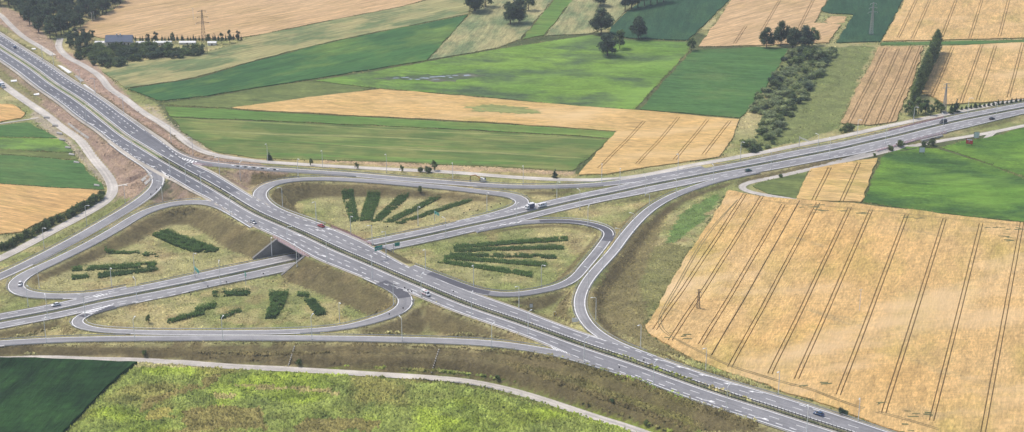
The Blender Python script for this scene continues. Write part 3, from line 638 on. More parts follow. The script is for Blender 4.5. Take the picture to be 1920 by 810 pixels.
BIGW = field('wheat_field', [(1366,358),(1440,371),(1617,384),(1760,402),(1920,419),(2000,430),(2050,880),(1880,880),(1767,838),(1667,807),(1607,783),(1523,750),(1440,722),(1360,698),(1293,671),(1243,643),(1217,627),(1210,612),(1237,567),(1258,533),(1310,450)], 'wheat_main', .6, ((1572,740),(1700,403)), tracks=TR, cell=9.0)
field('wheat_field', [(-60,190),(0,196),(25,197),(47,213),(40,222),(0,229),(-60,235)], 'wheat_left', .5)
field('green_field', [(-60,240),(0,236),(50,230),(85,245),(108,259),(0,257),(-60,256)], 'green_mid', .3, ((0,257),(108,259)))
field('green_field', [(-60,258),(0,258.5),(110,261),(127,272),(137,287),(0,279),(-60,277)], 'meadow_light', .3, ((0,279),(137,287)))
field('green_field', [(-60,278.5),(0,280.5),(138,288.5),(145,300),(0,289),(-60,287)], 'olive_grass', .25, ((0,289),(145,300)))
field('green_field', [(-60,289),(0,291),(146,302),(165,325),(190,344),(196,356),(0,344),(-60,340)], 'green_mid', .35, ((0,291),(146,302)))
field('wheat_field', [(-60,342),(0,346),(194,359),(170,374),(110,402),(40,436),(-60,446)], 'wheat_left', .6, ((0,346),(194,359)))
field('maize_field', [(-80,678),(0,678),(130,680),(258,686),(226,706),(165,765),(120,812),(70,860),(-80,860)], 'green_maize', 1.6, ((120,810),(225,705)), cell=6)
# puddles in the meadow on trampled dark ground
crop('wet_ground', (.075, .115, .060), (.11, .155, .07), (.16, .17, .12), RC, 3, .03, .3, .5, .6)
for (cx, cy, rx, ry) in [(760,147,48,4.5),(815,147,55,6),(870,143,38,4.2)]:
    ring = [PB(cx+rx*cos(t)*(1+.22*sin(3*t+cx)+.12*sin(7*t)), cy+ry*sin(t)*(1+.3*cos(2*t+cx)+.2*sin(9*t))) for t in np.linspace(0, 2*pi, 60, endpoint=False)]
    tag(obj('wet_ground', [(p[0], p[1], hq(p[0], p[1])+.275+cx*1e-5) for p in ring], [list(range(60))], 'wet_ground'), kind='structure')
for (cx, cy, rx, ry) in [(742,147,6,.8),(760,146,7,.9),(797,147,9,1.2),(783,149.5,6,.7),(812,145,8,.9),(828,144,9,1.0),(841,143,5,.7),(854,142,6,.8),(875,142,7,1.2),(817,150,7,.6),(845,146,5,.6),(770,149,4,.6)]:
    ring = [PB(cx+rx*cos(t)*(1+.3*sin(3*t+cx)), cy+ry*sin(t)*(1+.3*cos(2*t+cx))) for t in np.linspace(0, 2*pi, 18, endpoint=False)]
    tag(obj('puddle', [(p[0], p[1], hq(p[0], p[1])+.30) for p in ring], [list(range(18))], 'sky_pale_water'), kind='structure')

# ------------------------------------------------------------------ roads
def strip(pts, a, b, zf, n=2):
    t = tang(pts); nn = np.stack([-t[:, 1], t[:, 0]], 1); k = len(pts); a = np.broadcast_to(a, (k,)); b = np.broadcast_to(b, (k,))
    rows = []
    for j in range(n):
        f = j/(n-1); rows.append(pts[:, :2]+nn*(a+(b-a)*f)[:, None])
    XY = np.stack(rows, 1).reshape(-1, 2); z = zf(XY[:, 0], XY[:, 1])
    Vv = np.column_stack([XY, z]); i, j = np.meshgrid(np.arange(k-1), np.arange(n-1), indexing='ij'); q_ = (i*n+j).ravel()
    return Vv, np.stack([q_, q_+n, q_+n+1, q_+1], 1)[:, ::-1]
EXC = {'Af': ('Bf', 'Bn'), 'An': ('Bf', 'Bn'), 'Bf': ('Af', 'An'), 'Bn': ('Af', 'An')}
def zfun(key, lift):
    ex = EXC.get(key, ())
    return lambda X, Y: road_h(X, Y, ex)[0]+lift
def join(parts):
    v = []; f = []; b = 0
    for a, c in parts: v.append(a); f.append(c+b); b += len(a)
    return np.vstack(v), np.vstack(f)
LAYER = {'A': .075, 'B': .070, 'R': .045, 'S': .05}
def inside_other(key, X, Y, mgn=.35):
    r = np.zeros(len(X), bool)
    for k in roads:
        if k == key or k[0] == 'S' or (key[0] in 'AB' and k[0] in 'AB'): continue
        d, _, _ = nearest(k, X, Y); r |= d < -mgn
    return r
def line_pieces(key, off, width, dash=None, keep=None, start=0.0):
    """paint along the road at a lateral offset; dash=(on, off) or None"""
    pts = roads[key]['pts']; t = tang(pts); nn = np.stack([-t[:, 1], t[:, 0]], 1)
    off = np.broadcast_to(off, (len(pts),)); c = pts.copy(); c[:, :2] += nn*off[:, None]; s = arclen(c)
    zf = zfun(key, LAYER[key[0]]+.03); segs = []
    if dash is None:
        m = np.ones(len(c), bool) if keep is None else keep
        i = 0
        while i < len(c):
            if m[i]:
                j = i
                while j+1 < len(c) and m[j+1]: j += 1
                if j-i >= 2: segs.append(c[i:j+1])
                i = j+1
            else: i += 1
    else:
        p = start
        while p+dash[0] < s[-1]:
            k = np.searchsorted(s, p+dash[0]/2)
            if keep is None or keep[min(k, len(c)-1)]:
                ss = np.array([p, p+dash[0]/2, p+dash[0]]); segs.append(np.stack([np.interp(ss, s, c[:, q_]) for q_ in range(3)], 1))
            p += dash[0]+dash[1]
    if not segs: return None
    vv = []; ff = []; b = 0
    for sg in segs:
        v, f = strip(sg, -width/2, width/2, lambda X, Y: np.zeros(len(X))); vv.append(v); ff.append(f+b); b += len(v)
    v = np.vstack(vv); f = np.vstack(ff); v[:, 2] = zf(v[:, 0], v[:, 1]); return v, f
def set_lat(o, pts, hw, n):
    at = o.data.attributes.new('lat', 'FLOAT_VECTOR', 'POINT'); k = len(pts); sl_ = arclen(pts); la = np.linspace(-1, 1, n)[None, :]*np.broadcast_to(hw, (k,))[:, None]
    v = np.zeros((k*n, 3), np.float32); v[:, 0] = la.ravel()+hw.max()*3.3; v[:, 1] = np.repeat(sl_, n); at.data.foreach_set('vector', v.ravel())
def road(key, name, mat, shoulder, shw=1.3):
    if key[0] == 'A':
        q_ = roads[key]['pts']; px_ = to_px(q_[:, 0], q_[:, 1], q_[:, 2])[0]; shw = np.interp(px_, [300, 460], [2.5, .8])
    r = roads[key]; pts = r['pts']; hw = r['hw']; L = LAYER[key[0]]
    v, f = strip(pts, -hw, hw, zfun(key, L), 5)
    o = tag(obj(name, v, f, mat), kind='structure'); set_lat(o, pts, hw, 5)
    if shoulder:
        parts = []
        for sg in ((-1, 1) if key[0] in 'RS' else ((1,) if key in ('Xf',) else (-1, 1))):
            a, b = (hw-.2, hw+shw) if sg > 0 else (-hw-shw, -hw+.2)
            parts.append(strip(pts, a, b, zfun(key, L-.035), 2))
        v, f = join(parts); obj('shoulder', v, f, shoulder, o)
    return o
RO = {}
for k in SERV: RO[k] = road(k, 'service_road', 'lane_gravel', None)
for k in RAMPS: RO[k] = road(k, 'ramp', {'R1': 'asphalt_mid', 'R6': 'asphalt_mid', 'R7': 'asphalt_mid'}.get(k, 'asphalt_old'), {'R1': 'gravel', 'R6': 'gravel'}.get(k, 'verge_dark'), .45)
# the A carriageways: new dark surface in the upper left, older grey beyond the bridge
for k in ('Af', 'An', 'Bf', 'Bn'):
    RO[k] = road(k, 'carriageway', 'asphalt_old' if k[0] == 'B' else 'asphalt_mid', 'gravel' if k[0] == 'A' else 'verge_dark', 1.6 if k[0] == 'A' else .6)
    if k[0] == 'A':
        pts = roads[k]['pts']; px, py = to_px(pts[:, 0], pts[:, 1], pts[:, 2]); cut = int(np.argmax(px > (395 if k == 'An' else 440)))
        hw = roads[k]['hw']; v, f = strip(pts[:cut], -hw[:cut], hw[:cut], zfun(k, LAYER['A']+.012), 5); set_lat(obj('new_surfacing', v, f, 'asphalt_new', RO[k]), pts[:cut], hw[:cut], 5)
def patch_poly(key, pl, mat, lift, parent, name):
    W = [G(x, y)[:2] for x, y in pl]; XY = np.array(W); z = zfun(key, lift)(XY[:, 0], XY[:, 1])
    o = obj(name, [(p[0], p[1], zz) for p, zz in zip(XY, z)], [list(range(len(W)))], mat, parent)
    return o
# markings
for k in roads:
    if k[0] == 'S': continue
    hw = roads[k]['hw']; pts = roads[k]['pts']; t = tang(pts); nn = np.stack([-t[:, 1], t[:, 0]], 1); L_ = []; D_ = []
    for sg in (-1, 1):
        off = sg*(hw-.35 if k[0] == 'R' else hw-.75)
        c = pts[:, :2]+nn*off[:, None]; ins = inside_other(k, c[:, 0], c[:, 1])
        pc = line_pieces(k, off, .42, None, ~ins)
        if pc: L_.append(pc)
        if k[0] in 'AB':
            pc = line_pieces(k, off, .42, (3, 3), ins)
            if pc: D_.append(pc)
    if k[0] in 'AB':
        med_side = 1 if ((roads[k]['pts'][50, :2]+nn[50]-(medA if k[0] == 'A' else medB)[50, :2])**2).sum() < ((roads[k]['pts'][50, :2]-nn[50]-(medA if k[0] == 'A' else medB)[50, :2])**2).sum() else -1
        inner = med_side*(hw-.75)                     # inner edge line offset; lanes count from the median
        lane1 = inner-med_side*3.6
        pc = line_pieces(k, lane1, .32, (4.5, 7.5)); D_.append(pc)
        wide = (2*hw-1.5) > (8.3 if k[0] == 'A' else 9.2)
        pc = line_pieces(k, lane1-med_side*3.6, .42, (3, 3) if k[0] == 'A' else (3, 4), wide & ~inside_other(k, *(pts[:, :2]+nn*(lane1-med_side*3.6)[:, None]).T))
        if pc: D_.append(pc)
    if L_: v, f = join(L_); obj('edge_line', v, f, 'paint', RO[k])
    if D_: v, f = join(D_); obj('lane_line', v, f, 'paint', RO[k])
# merge arrows
def arrow(x, y, key, sgn=1, tilt=.25):
    p = G(x, y); d, z, _ = nearest(key, p[:1], p[1:2]); pts = roads[key]['pts']; i = int(np.argmin(np.hypot(pts[:, 0]-p[0], pts[:, 1]-p[1]))); t = tang(pts)[i]*sgn
    a = atan2(t[1], t[0])+tilt; sh = [(-3,-.2),(1,-.2),(1,-.75),(3.2,0),(1,.75),(1,.2),(-3,.2)]
    XY = np.array([(p[0]+u*cos(a)-v_*sin(a), p[1]+u*sin(a)+v_*cos(a)) for u, v_ in sh]); zz = zfun(key, LAYER['A']+.034)(XY[:, 0], XY[:, 1])
    obj('arrow_marking', [(q_[0], q_[1], w_) for q_, w_ in zip(XY, zz)], [list(range(7))], 'paint', RO[key])
for x, y in [(172,233),(194,248),(216,264),(239,280),(261,296),(285,312),(559,459),(604,480),(1327,752),(1427,785)]: arrow(x, y, 'An', 1, .3)
for x, y in [(580,424),(600,434),(621,443),(1237,676),(1280,690),(1323,705),(1370,721),(1417,736)]: arrow(x, y, 'Af', -1, .3)
# hatched gores
def gore(pl, key, n, parent):
    W = [G(x, y) for x, y in pl]; a, b, c = [np.array(p[:2]) for p in W]      # a: tip, b, c: wide end
    v = []; f = []
    for k in range(n):
        t0 = k/n; t1 = t0+.62/n
        if t0 < .06: continue
        q_ = [a+(b-a)*t0, a+(b-a)*t1, a+(c-a)*t1, a+(c-a)*t0]; f.append([len(v)+i for i in range(4)]); v += q_
    XY = np.array(v); z = zfun(key, LAYER['A']+.036)(XY[:, 0], XY[:, 1]); obj('gore_hatching', np.column_stack([XY, z]), f, 'paint', parent)
gore([(1150,644),(1096,625),(1112,632)], 'Af', 9, RO['Af']); gore([(1080,669),(1030,649),(1036,655)], 'An', 9, RO['An'])
gore([(720,531),(790,555),(776,548)], 'An', 10, RO['An']); gore([(300,318),(322,336),(309,330)], 'An', 7, RO['An']); gore([(332,294),(366,309),(372,304)], 'Af', 8, RO['Af'])
gore([(950,396),(1020,383),(1005,381)], 'Bf', 9, RO['Bf']); gore([(900,430),(985,414),(975,418)], 'Bn', 9, RO['Bn']); gore([(215,549),(170,556),(180,559)], 'Bf', 6, RO['Bf']); gore([(220,568),(150,588),(170,590)], 'Bn', 9, RO['Bn'])
# dark fresh asphalt on the ramp mouths
def mouth(key, pxs, half, lift):
    pts = roads[key]['pts']; i0, i1 = sorted(int(np.argmin(np.hypot(pts[:, 0]-G(*q_)[0], pts[:, 1]-G(*q_)[1]))) for q_ in pxs)
    v, f = strip(pts[i0:i1+1], -half, half, zfun(key, lift), 3); obj('fresh_asphalt', v, f, 'asphalt_patch', RO[key])
mouth('R7', [(800,512),(915,551)], 2.4, LAYER['A']+.02); mouth('R3', [(715,530),(762,560)], 3.2, LAYER['A']+.02); mouth('R7', [(1015,413),(1142,452)], 3.3, .052); mouth('R3', [(150,593),(215,573)], 3.2, .055)

crop('grass_pale', (.26, .30, .10), (.33, .34, .14), (.20, .26, .08), RC, 10, .03, .3)
def patch_field(name, pl, mat, lift):
    W = [PB(x, y) for x, y in pl]; tag(obj(name, [(p[0], p[1], hq(p[0], p[1])+lift) for p in W], [list(range(len(W)))], mat), kind='structure')
for (cx, cy, rx, ry) in [(915,203,38,4.5),(955,207,44,6),(985,212,30,3.5),(905,209,22,2.5)]:
    patch_field('green_patch', [(cx+rx*cos(t)*(1+.25*sin(5*t+cx)+.18*sin(11*t)), cy+ry*sin(t)*(1+.3*cos(3*t+cx)+.25*sin(13*t))) for t in np.linspace(0, 2*pi, 56, endpoint=False)], 'grass_pale', .66+cx*2e-5)
for a, b, w_, mt in [((330,223),(1138,264),1.6,'grass_pale'),((350,246),(820,262),3.5,'grass_pale'),((420,262),(1000,283),2.2,'green_strip'),((640,274),(1090,296),3.0,'grass_pale'),((480,288),(1078,312),5.0,'green_strip'),((700,252),(1100,272),2.0,'olive_grass')]:
    p_ = smooth(catmull([PB(a[0]+(b[0]-a[0])*t, a[1]+(b[1]-a[1])*t+.8*sin(9*t+a[0])) for t in np.linspace(0, 1, 9)], 6.0), 2); hw_ = w_/2*np.sin(np.linspace(.02, pi-.02, len(p_)))**.35; v, f = strip(p_, -hw_, hw_, lambda X, Y: hq(X, Y)+.33); tag(obj('grass_band', v, f, mt), kind='structure')
for pl in ([(128,231),(140,241),(152,250),(166,259)], [(196,194),(225,214),(252,232),(290,257)], [(440,352),(455,360),(470,368)]):
    p_ = smooth(catmull([G(x, y) for x, y in pl], 2.0), 2); v, f = strip(p_, -.5, .5, lambda X, Y: hq(X, Y)+.12); tag(obj('drain_channel', v, f, 'concrete'), kind='structure')
# headland tracks and lodged hollows in the wheat
def crop_ribbon(pl, width, lift, parent, name='wheel_track', mat='crop_soil'):
    p = smooth(catmull([PB(x, y) for x, y in pl], 2.0), 3); v, f = strip(p, -width/2, width/2, lambda X, Y: hq(X, Y)+lift); return obj(name, v, f, mat, parent)
for d_ in (0, 4.5):
    crop_ribbon([(1384-d_*.2,376),(1330-d_,440),(1290-d_,505),(1252-d_,572),(1239-d_,603),(1244-d_,618+d_*.4),(1262,634+d_*.5),(1320,664+d_*.6),(1384,692+d_*.6),(1447,711+d_*.6),(1500,725+d_*.6),(1575,752+d_*.6),(1664,778+d_*.6),(1760,806+d_*.6)], .45, .63, BIGW)
    crop_ribbon([(1395,368+d_*.4),(1463,381+d_*.4),(1525,385+d_*.4),(1600,392+d_*.4),(1700,402+d_*.4),(1800,413+d_*.4),(1915,424+d_*.4)], .4, .63, BIGW)
plain('lodged_crop', (.15, .15, .06), .95, .4, .8)
for (x0, x1, y0, y1, n) in [(1495,1548,384,396,7),(1570,1650,397,402,5),(1685,1735,406,412,4),(1850,1912,426,432,7),(1880,1895,440,475,6),(1500,1560,390,402,4),(1690,1710,795,812,3),(1620,1660,755,762,5),(1230,1300,620,640,5),(1700,1745,772,784,5),(1500,1560,712,728,3)]:
    for k in range(n):
        x = random.uniform(x0, x1); y = random.uniform(y0, y1); L = random.uniform(4, 11); w_ = random.uniform(.5, 1.3)
        crop_ribbon([(x-L, y+random.uniform(-1, 2)), (x-L*.3, y-random.uniform(0, 1.4)), (x+L*.3, y-random.uniform(-.5, 1.2)), (x+L, y+random.uniform(-.5, 2))], w_, .64+.012*random.random(), BIGW, 'lodged_crop', 'lodged_crop')

# ------------------------------------------------------------------ bridge of the diagonal highway
def upper_h(X, Y):
    Hh, d = road_h(X, Y, ('Bf', 'Bn')); bb = base_h(X, Y); raw = Hh-.14-bb
    return bb+np.maximum(0, np.abs(raw)-np.maximum(0, d-1.8)/1.75)*np.sign(raw), d, Hh
tB = tang(medB)
def b_side(X, Y):
    d2 = (np.asarray(X)[:, None]-medB[:, 0])**2+(np.asarray(Y)[:, None]-medB[:, 1])**2; i = d2.argmin(1)
    return ((np.asarray(X)-medB[i, 0])*nB[i, 0]+(np.asarray(Y)-medB[i, 1])*nB[i, 1]), i
bridge = empty('road_bridge', (XC[0], XC[1], float(medB[iB, 2])), 0, 'concrete road bridge carrying the diagonal highway over the crossing highway', 'bridge')
BO = np.array([XC[0], XC[1], float(medB[iB, 2])])
OFFB = 3.0
fA = resample(medA, .5); tfA = tang(fA); nfA = np.stack([-tfA[:, 1], tfA[:, 0]], 1); sA0 = arclen(medA); sfA = arclen(fA)
if nfA[len(nfA)//2][1] < 0: nfA = -nfA
wAf_f = np.interp(sfA, sA0, wAf); wAn_f = np.interp(sfA, sA0, wAn)
near_x = np.hypot(fA[:, 0]-XC[0], fA[:, 1]-XC[1]) < 90
lat = np.linspace(-1, 1, 9); rows = []; edges = {}
for L in lat:
    o = np.where(L > 0, L*(wAf_f+1.5), L*(wAn_f+1.5)); pp = fA[:, :2]+nfA*o[:, None]
    sd_, bi = b_side(pp[:, 0], pp[:, 1]); ins = near_x & (sd_ < wBf[bi]+OFFB+.6) & (sd_ > -wBn[bi]-OFFB-.6)
    k = np.where(ins)[0]; kk = np.linspace(k[0], k[-1], 14).astype(int); rows.append(pp[kk]); edges[round(float(L), 2)] = pp[k[0]-8:k[-1]+8]
R_ = np.array(rows); z = road_h(R_[..., 0].ravel(), R_[..., 1].ravel(), ('Bf', 'Bn'))[0].reshape(R_.shape[:2])
mb = MB(); nj, nk = z.shape
vt = [(R_[j, k, 0], R_[j, k, 1], z[j, k]+.01) for j in range(nj) for k in range(nk)]; vb = [(x, y, zz-1.25) for x, y, zz in vt]; nv_ = len(vt)
fs = []
for j in range(nj-1):
    for k in range(nk-1):
        a = j*nk+k; fs.append((a, a+nk, a+nk+1, a+1)); fs.append((nv_+a, nv_+a+1, nv_+a+nk+1, nv_+a+nk))
for k in range(nk-1):
    for j in (0, nj-1):
        a = j*nk+k; fs.append((a, a+1, nv_+a+1, nv_+a))
for j in range(nj-1):
    for k in (0, nk-1):
        a = j*nk+k; fs.append((a, a+nk, nv_+a+nk, nv_+a))
obj('deck', [(x-BO[0], y-BO[1], zz-BO[2]) for x, y, zz in vt+vb], fs, 'concrete', bridge)
def fence_line(path, zf, h, post_r, rail_r, nrail, spacing, off=np.zeros(3)):
    """posts and rails along a path; returns (posts, rails) builders"""
    p = resample(np.column_stack([path, zf(path[:, 0], path[:, 1])]), spacing); po = MB(); ra = MB()
    for q_ in p: po.box(q_[0]-off[0]-post_r, q_[0]-off[0]+post_r, q_[1]-off[1]-post_r, q_[1]-off[1]+post_r, q_[2]-off[2]-.1, q_[2]-off[2]+h)
    for k in range(nrail):
        zz = h*(k+1)/nrail
        for a, b in zip(p[:-1], p[1:]): ra.bar((a[0]-off[0], a[1]-off[1], a[2]-off[2]+zz), (b[0]-off[0], b[1]-off[1], b[2]-off[2]+zz), rail_r)
    return po, ra
zA = lambda X, Y: road_h(X, Y, ('Bf', 'Bn'))[0]+.02
for L in (-1.0, 1.0):
    e = edges[L]; inn = e.copy()
    po, ra = fence_line(e, zA, 1.15, .06, .05, 3, 2.0, BO); r_ = ra.build('railing', 'rail_pink', bridge); tag(po.build('railing_post', 'rail_pink', r_), kind='stuff')
    v = []; f = []
    zz = zA(e[:, 0], e[:, 1])
    t_ = tang(np.column_stack([e, zz])); o_ = np.stack([-t_[:, 1], t_[:, 0]], 1)*.18*(1 if L > 0 else -1)*(1 if nfA[len(nfA)//2] @ np.array([-tfA[len(tfA)//2][1], tfA[len(tfA)//2][0]]) > 0 else -1)
    for i in range(len(e)):
        for (dx, dz) in ((0, .12), (1, .12), (1, -.75), (0, -.75)): v.append((e[i, 0]+o_[i, 0]*dx-BO[0], e[i, 1]+o_[i, 1]*dx-BO[1], zz[i]+dz-BO[2]))
    for i in range(len(e)-1):
        for k in range(4): f.append((i*4+k, i*4+(k+1) % 4, i*4+4+(k+1) % 4, i*4+4+k))
    obj('edge_beam', v, f, 'kerb_pink', bridge)
for sg, wv in ((1, wBf), (-1, wBn)):
    k = np.where(np.hypot(medB[:, 0]-XC[0], medB[:, 1]-XC[1]) < 52)[0]; fi = resample(np.column_stack([medB[k, :2], nB[k]*sg, wv[k], medB[k, 2]]), 1.0)
    inn = fi[:, :2]+fi[:, 2:4]*(fi[:, 4]+OFFB)[:, None]; out = fi[:, :2]+fi[:, 2:4]*(fi[:, 4]+OFFB+1.3)[:, None]; far = fi[:, :2]+fi[:, 2:4]*(fi[:, 4]+OFFB+2.4)[:, None]
    hu, d, Hh = upper_h(far[:, 0], far[:, 1]); dA = np.minimum(nearest('Af', inn[:, 0], inn[:, 1])[0], nearest('An', inn[:, 0], inn[:, 1])[0])
    top = np.where(dA < 1.6, Hh-1.2, hu+.25); zb = fi[:, 5]-.5; ok = top > fi[:, 5]+.5
    v = []; f = []; last = False
    for i in range(len(fi)):
        if not ok[i]: last = False; continue
        b = len(v)
        for (q_, zz) in ((inn[i], zb[i]), (inn[i], top[i]), (out[i], top[i]), (out[i], zb[i])): v.append((q_[0]-BO[0], q_[1]-BO[1], zz-BO[2]))
        if last:
            for k2 in range(4): f.append((b-4+k2, b-4+(k2+1) % 4, b+(k2+1) % 4, b+k2))
        last = True
    obj('abutment', v, f, 'concrete_shaded', bridge)  # darker concrete paints in the shade on the abutment faces
for L in np.linspace(-.8, .8, 5):
    j = len(fA)//2; o = np.where(L > 0, L*wAf_f, L*wAn_f); pp = fA[:, :2]+nfA*o[:, None]; sd_, bi = b_side(pp[:, 0], pp[:, 1]); k = int(np.argmin(np.abs(sd_)+1e3*~near_x))
    zt = float(zA(pp[k:k+1, 0], pp[k:k+1, 1])[0])-1.3; zb = float(medB[bi[k], 2])-.3
    MB().bar((pp[k, 0]-BO[0], pp[k, 1]-BO[1], zb-BO[2]), (pp[k, 0]-BO[0], pp[k, 1]-BO[1], zt-BO[2]), .45, n=10).build('pier_column', 'concrete', bridge)
# railings of the two smaller bridges
def px_path(key, x0, x1, off):
    pts = roads[key]['pts']; t = tang(pts); nn = np.stack([-t[:, 1], t[:, 0]], 1)
    if nn[len(nn)//2][1] < 0: nn = -nn
    q_ = pts[:, :2]+nn*(np.sign(off)*(roads[key]['hw']+abs(off)))[:, None]; px, _ = to_px(q_[:, 0], q_[:, 1], pts[:, 2]); return q_[(px > x0) & (px < x1)]
def railing_thing(name, path, zf, label):
    o0 = np.array([path[0, 0], path[0, 1], float(zf(path[:1, 0], path[:1, 1])[0])]); t = empty(name, o0, 0, label, 'railing')
    po, ra = fence_line(path, zf, 1.15, .07, .06, 3, 2.2, o0); ra.build('rail', 'rail_pink', t); zz = zf(path[:, 0], path[:, 1])
    pl = np.column_stack([path, zz]); kb = MB(); [kb.bar(Vector(a-o0)+Vector((0, 0, -.1)), Vector(b-o0)+Vector((0, 0, -.1)), .42) for a, b in zip(pl[:-1], pl[1:])]; kb.build('edge_beam', 'kerb_pink', t); tag(po.build('railing_post', 'rail_pink', t), kind='stuff')
zB_ = lambda X, Y: road_h(X, Y, ('Af', 'An'))[0]
railing_thing('bridge_railing', px_path('Bf', 1665, 1775, .5), zB_, 'dull red railing on the far edge of the right highway near the tree row')
railing_thing('bridge_railing', px_path('Bn', 1640, 1775, -.5), zB_, 'dull red railing on the near edge of the right highway above the billboards')
railing_thing('bridge_railing', px_path('R6', 360, 402, -.6), lambda X, Y: road_h(X, Y)[0], 'short red railing on the upper slip road beside the diagonal highway')
pth = px_path('Bn', 1732, 1764, -2.6); a_, b_ = pth[0], pth[-1]; dr = (b_-a_)/np.linalg.norm(b_-a_); ang = atan2(dr[1], dr[0]); mid_ = (a_+b_)/2; g_ = float(base_h(mid_[0], mid_[1])); Lh = np.linalg.norm(b_-a_)/2
t = empty('underpass', (mid_[0], mid_[1], g_), ang, 'dark concrete underpass mouth below the right highway beside billboards', 'underpass')
mb = MB(); mb.box(-Lh-3, -Lh*.45, -.6, .6, -.5, 1.9).box(Lh*.45, Lh+3, -.6, .6, -.5, 1.9).box(-Lh*.45, Lh*.45, -.55, .6, 1.55, 1.85).build('headwall', 'concrete', t)
MB().box(-Lh*.45, Lh*.45, .2, .5, -.5, 1.55).build('shade_panel', 'sign_back', t)  # near-black panel stands in for the shade inside the underpass

# ------------------------------------------------------------------ medians and guardrails
RN_ = {'Af': 'far carriageway of the diagonal highway', 'An': 'near carriageway of the diagonal highway', 'Bf': 'far carriageway of the crossing highway', 'Bn': 'near carriageway of the crossing highway',
 'R1': 'outer slip road at upper left', 'R2': 'left loop ramp', 'R3': 'lower loop ramp', 'R4': 'slip road above the brown bank', 'R5': 'upper loop ramp', 'R6': 'upper slip road', 'R7': 'right loop ramp', 'R8': 'right-hand slip road'}
def guardrail(path, zf, label, dark=False):
    p = resample(np.column_stack([path, zf(path[:, 0], path[:, 1])]), 4.0); o0 = p[0].copy(); q_ = p-o0
    t = empty('guardrail', o0, 0, label, 'guardrail'); tt = tang(q_); nn = np.stack([-tt[:, 1], tt[:, 0]], 1); v = []; f = []
    prof = [(-.09, .42), (.02, .50), (-.06, .60), (.02, .70), (-.09, .78), (-.16, .60)]
    for i in range(len(q_)):
        for (a, zz) in prof: v.append((q_[i, 0]+nn[i, 0]*a, q_[i, 1]+nn[i, 1]*a, q_[i, 2]+zz))
    k = len(prof)
    for i in range(len(q_)-1):
        for j in range(k): f.append((i*k+j, i*k+(j+1) % k, (i+1)*k+(j+1) % k, (i+1)*k+j))
    obj('rail', v, f, 'dark_steel' if dark else 'steel', t)
    po = MB()
    pp = resample(q_, 1.6 if dark else 4.0)
    for c in pp:
        w_ = .10 if dark else .06; po.box(c[0]-w_, c[0]+w_, c[1]-w_, c[1]+w_, c[2]-.3, c[2]+(1.15 if dark else .72))
    tag(po.build('post', 'dark_steel' if dark else 'galvanised', t), kind='stuff')
def runs(mask, mn):
    out = []; i = 0
    while i < len(mask):
        if mask[i]:
            j = i
            while j+1 < len(mask) and mask[j+1]: j += 1
            if j-i >= mn: out.append((i, j))
            i = j+1
        else: i += 1
    return out
pxA, _ = to_px(medA[:, 0], medA[:, 1], medA[:, 2]); pxB, _ = to_px(medB[:, 0], medB[:, 1], medB[:, 2])
for (m0, m1, s_) in ((300, 1800, ''), ):
    kk = np.where((pxA > m0) & (pxA < m1))[0]
    for off, d_ in ((1.25, 'far'), (-1.25, 'near')): guardrail(medA[kk, :2]+nA[kk]*off, lambda X, Y: zA(X, Y)-.15, 'long dark median barrier on the %s side of the diagonal highway median' % d_, True)
kk = np.where(pxA <= 300)[0]; guardrail(medA[kk, :2], lambda X, Y: zA(X, Y)-.15, 'steel median guardrail of the diagonal highway in the upper left')
kk = np.where(pxB > -70)[0]; guardrail(medB[kk, :2], lambda X, Y: zB_(X, Y)-.15, 'dark median guardrail of the crossing highway')
def median_strip(med, n, mask, half, zf, mat, name):
    kk = np.where(mask)[0]; v, f = strip(med[kk], -half, half, lambda X, Y: zf(X, Y)+.0, 3); v[1::3, 2] += .12
    return tag(obj(name, v, f, mat), kind='structure')
crop('median_grass', (.16, .17, .085), (.26, .25, .14), (.10, .12, .06), 0, 1, .05, .3, .45, .6); crop('median_green', (.15, .21, .06), (.26, .28, .11), (.35, .32, .2), 0, 1, .05, .3, .5, .7)
median_strip(medA, nA, (pxA > 300) & (pxA < 1800), 1.6, lambda X, Y: zA(X, Y)-.02, 'median_grass', 'median_verge')
median_strip(medA, nA, pxA < 305, 1.5, lambda X, Y: zA(X, Y)-.02, 'median_green', 'median_verge')
median_strip(medB, nB, pxB > -100, 1.3, lambda X, Y: zB_(X, Y)-.02, 'median_grass', 'median_verge')
for k in ('R1', 'R2', 'R3', 'R4', 'R5', 'R6', 'R7', 'R8', 'An', 'Af', 'Bn', 'Bf'):
    pts = roads[k]['pts']; t = tang(pts); nn = np.stack([-t[:, 1], t[:, 0]], 1)
    for sg in (-1, 1):
        pth = pts[:, :2]+nn*(sg*(roads[k]['hw']+.75))[:, None]
        if k in ('An', 'Af', 'Bn', 'Bf'):
            md = medA if k[0] == 'A' else medB
            if np.hypot(*(pth[60]-md[60, :2])) < 5: continue
        px, py = to_px(pth[:, 0], pth[:, 1], pts[:, 2]); ok = (px > -30) & (px < 1950) & (py < 840)
        for k2 in roads:
            if k2 == k or (k[0]+k2[0]) in ('AB', 'BA'): continue
            ok &= nearest(k2, pth[:, 0], pth[:, 1])[0] > 1.7
        rr = runs(ok, 9); rr.sort(key=lambda r: -(r[1]-r[0]))
        right = nn[len(nn)//2][1]*sg < 0
        for q_, (i, j) in enumerate(rr[:2]):
            mx = (px[i]+px[j])/2
            guardrail(pth[i:j+1], (lambda kk_: (lambda X, Y: zfun(kk_, 0)(X, Y)))(k), 'steel guardrail, %s edge of the %s%s' % ('near' if right else 'far', RN_[k], '' if len(rr) < 2 else (', longer stretch' if q_ == 0 else ', shorter stretch')))

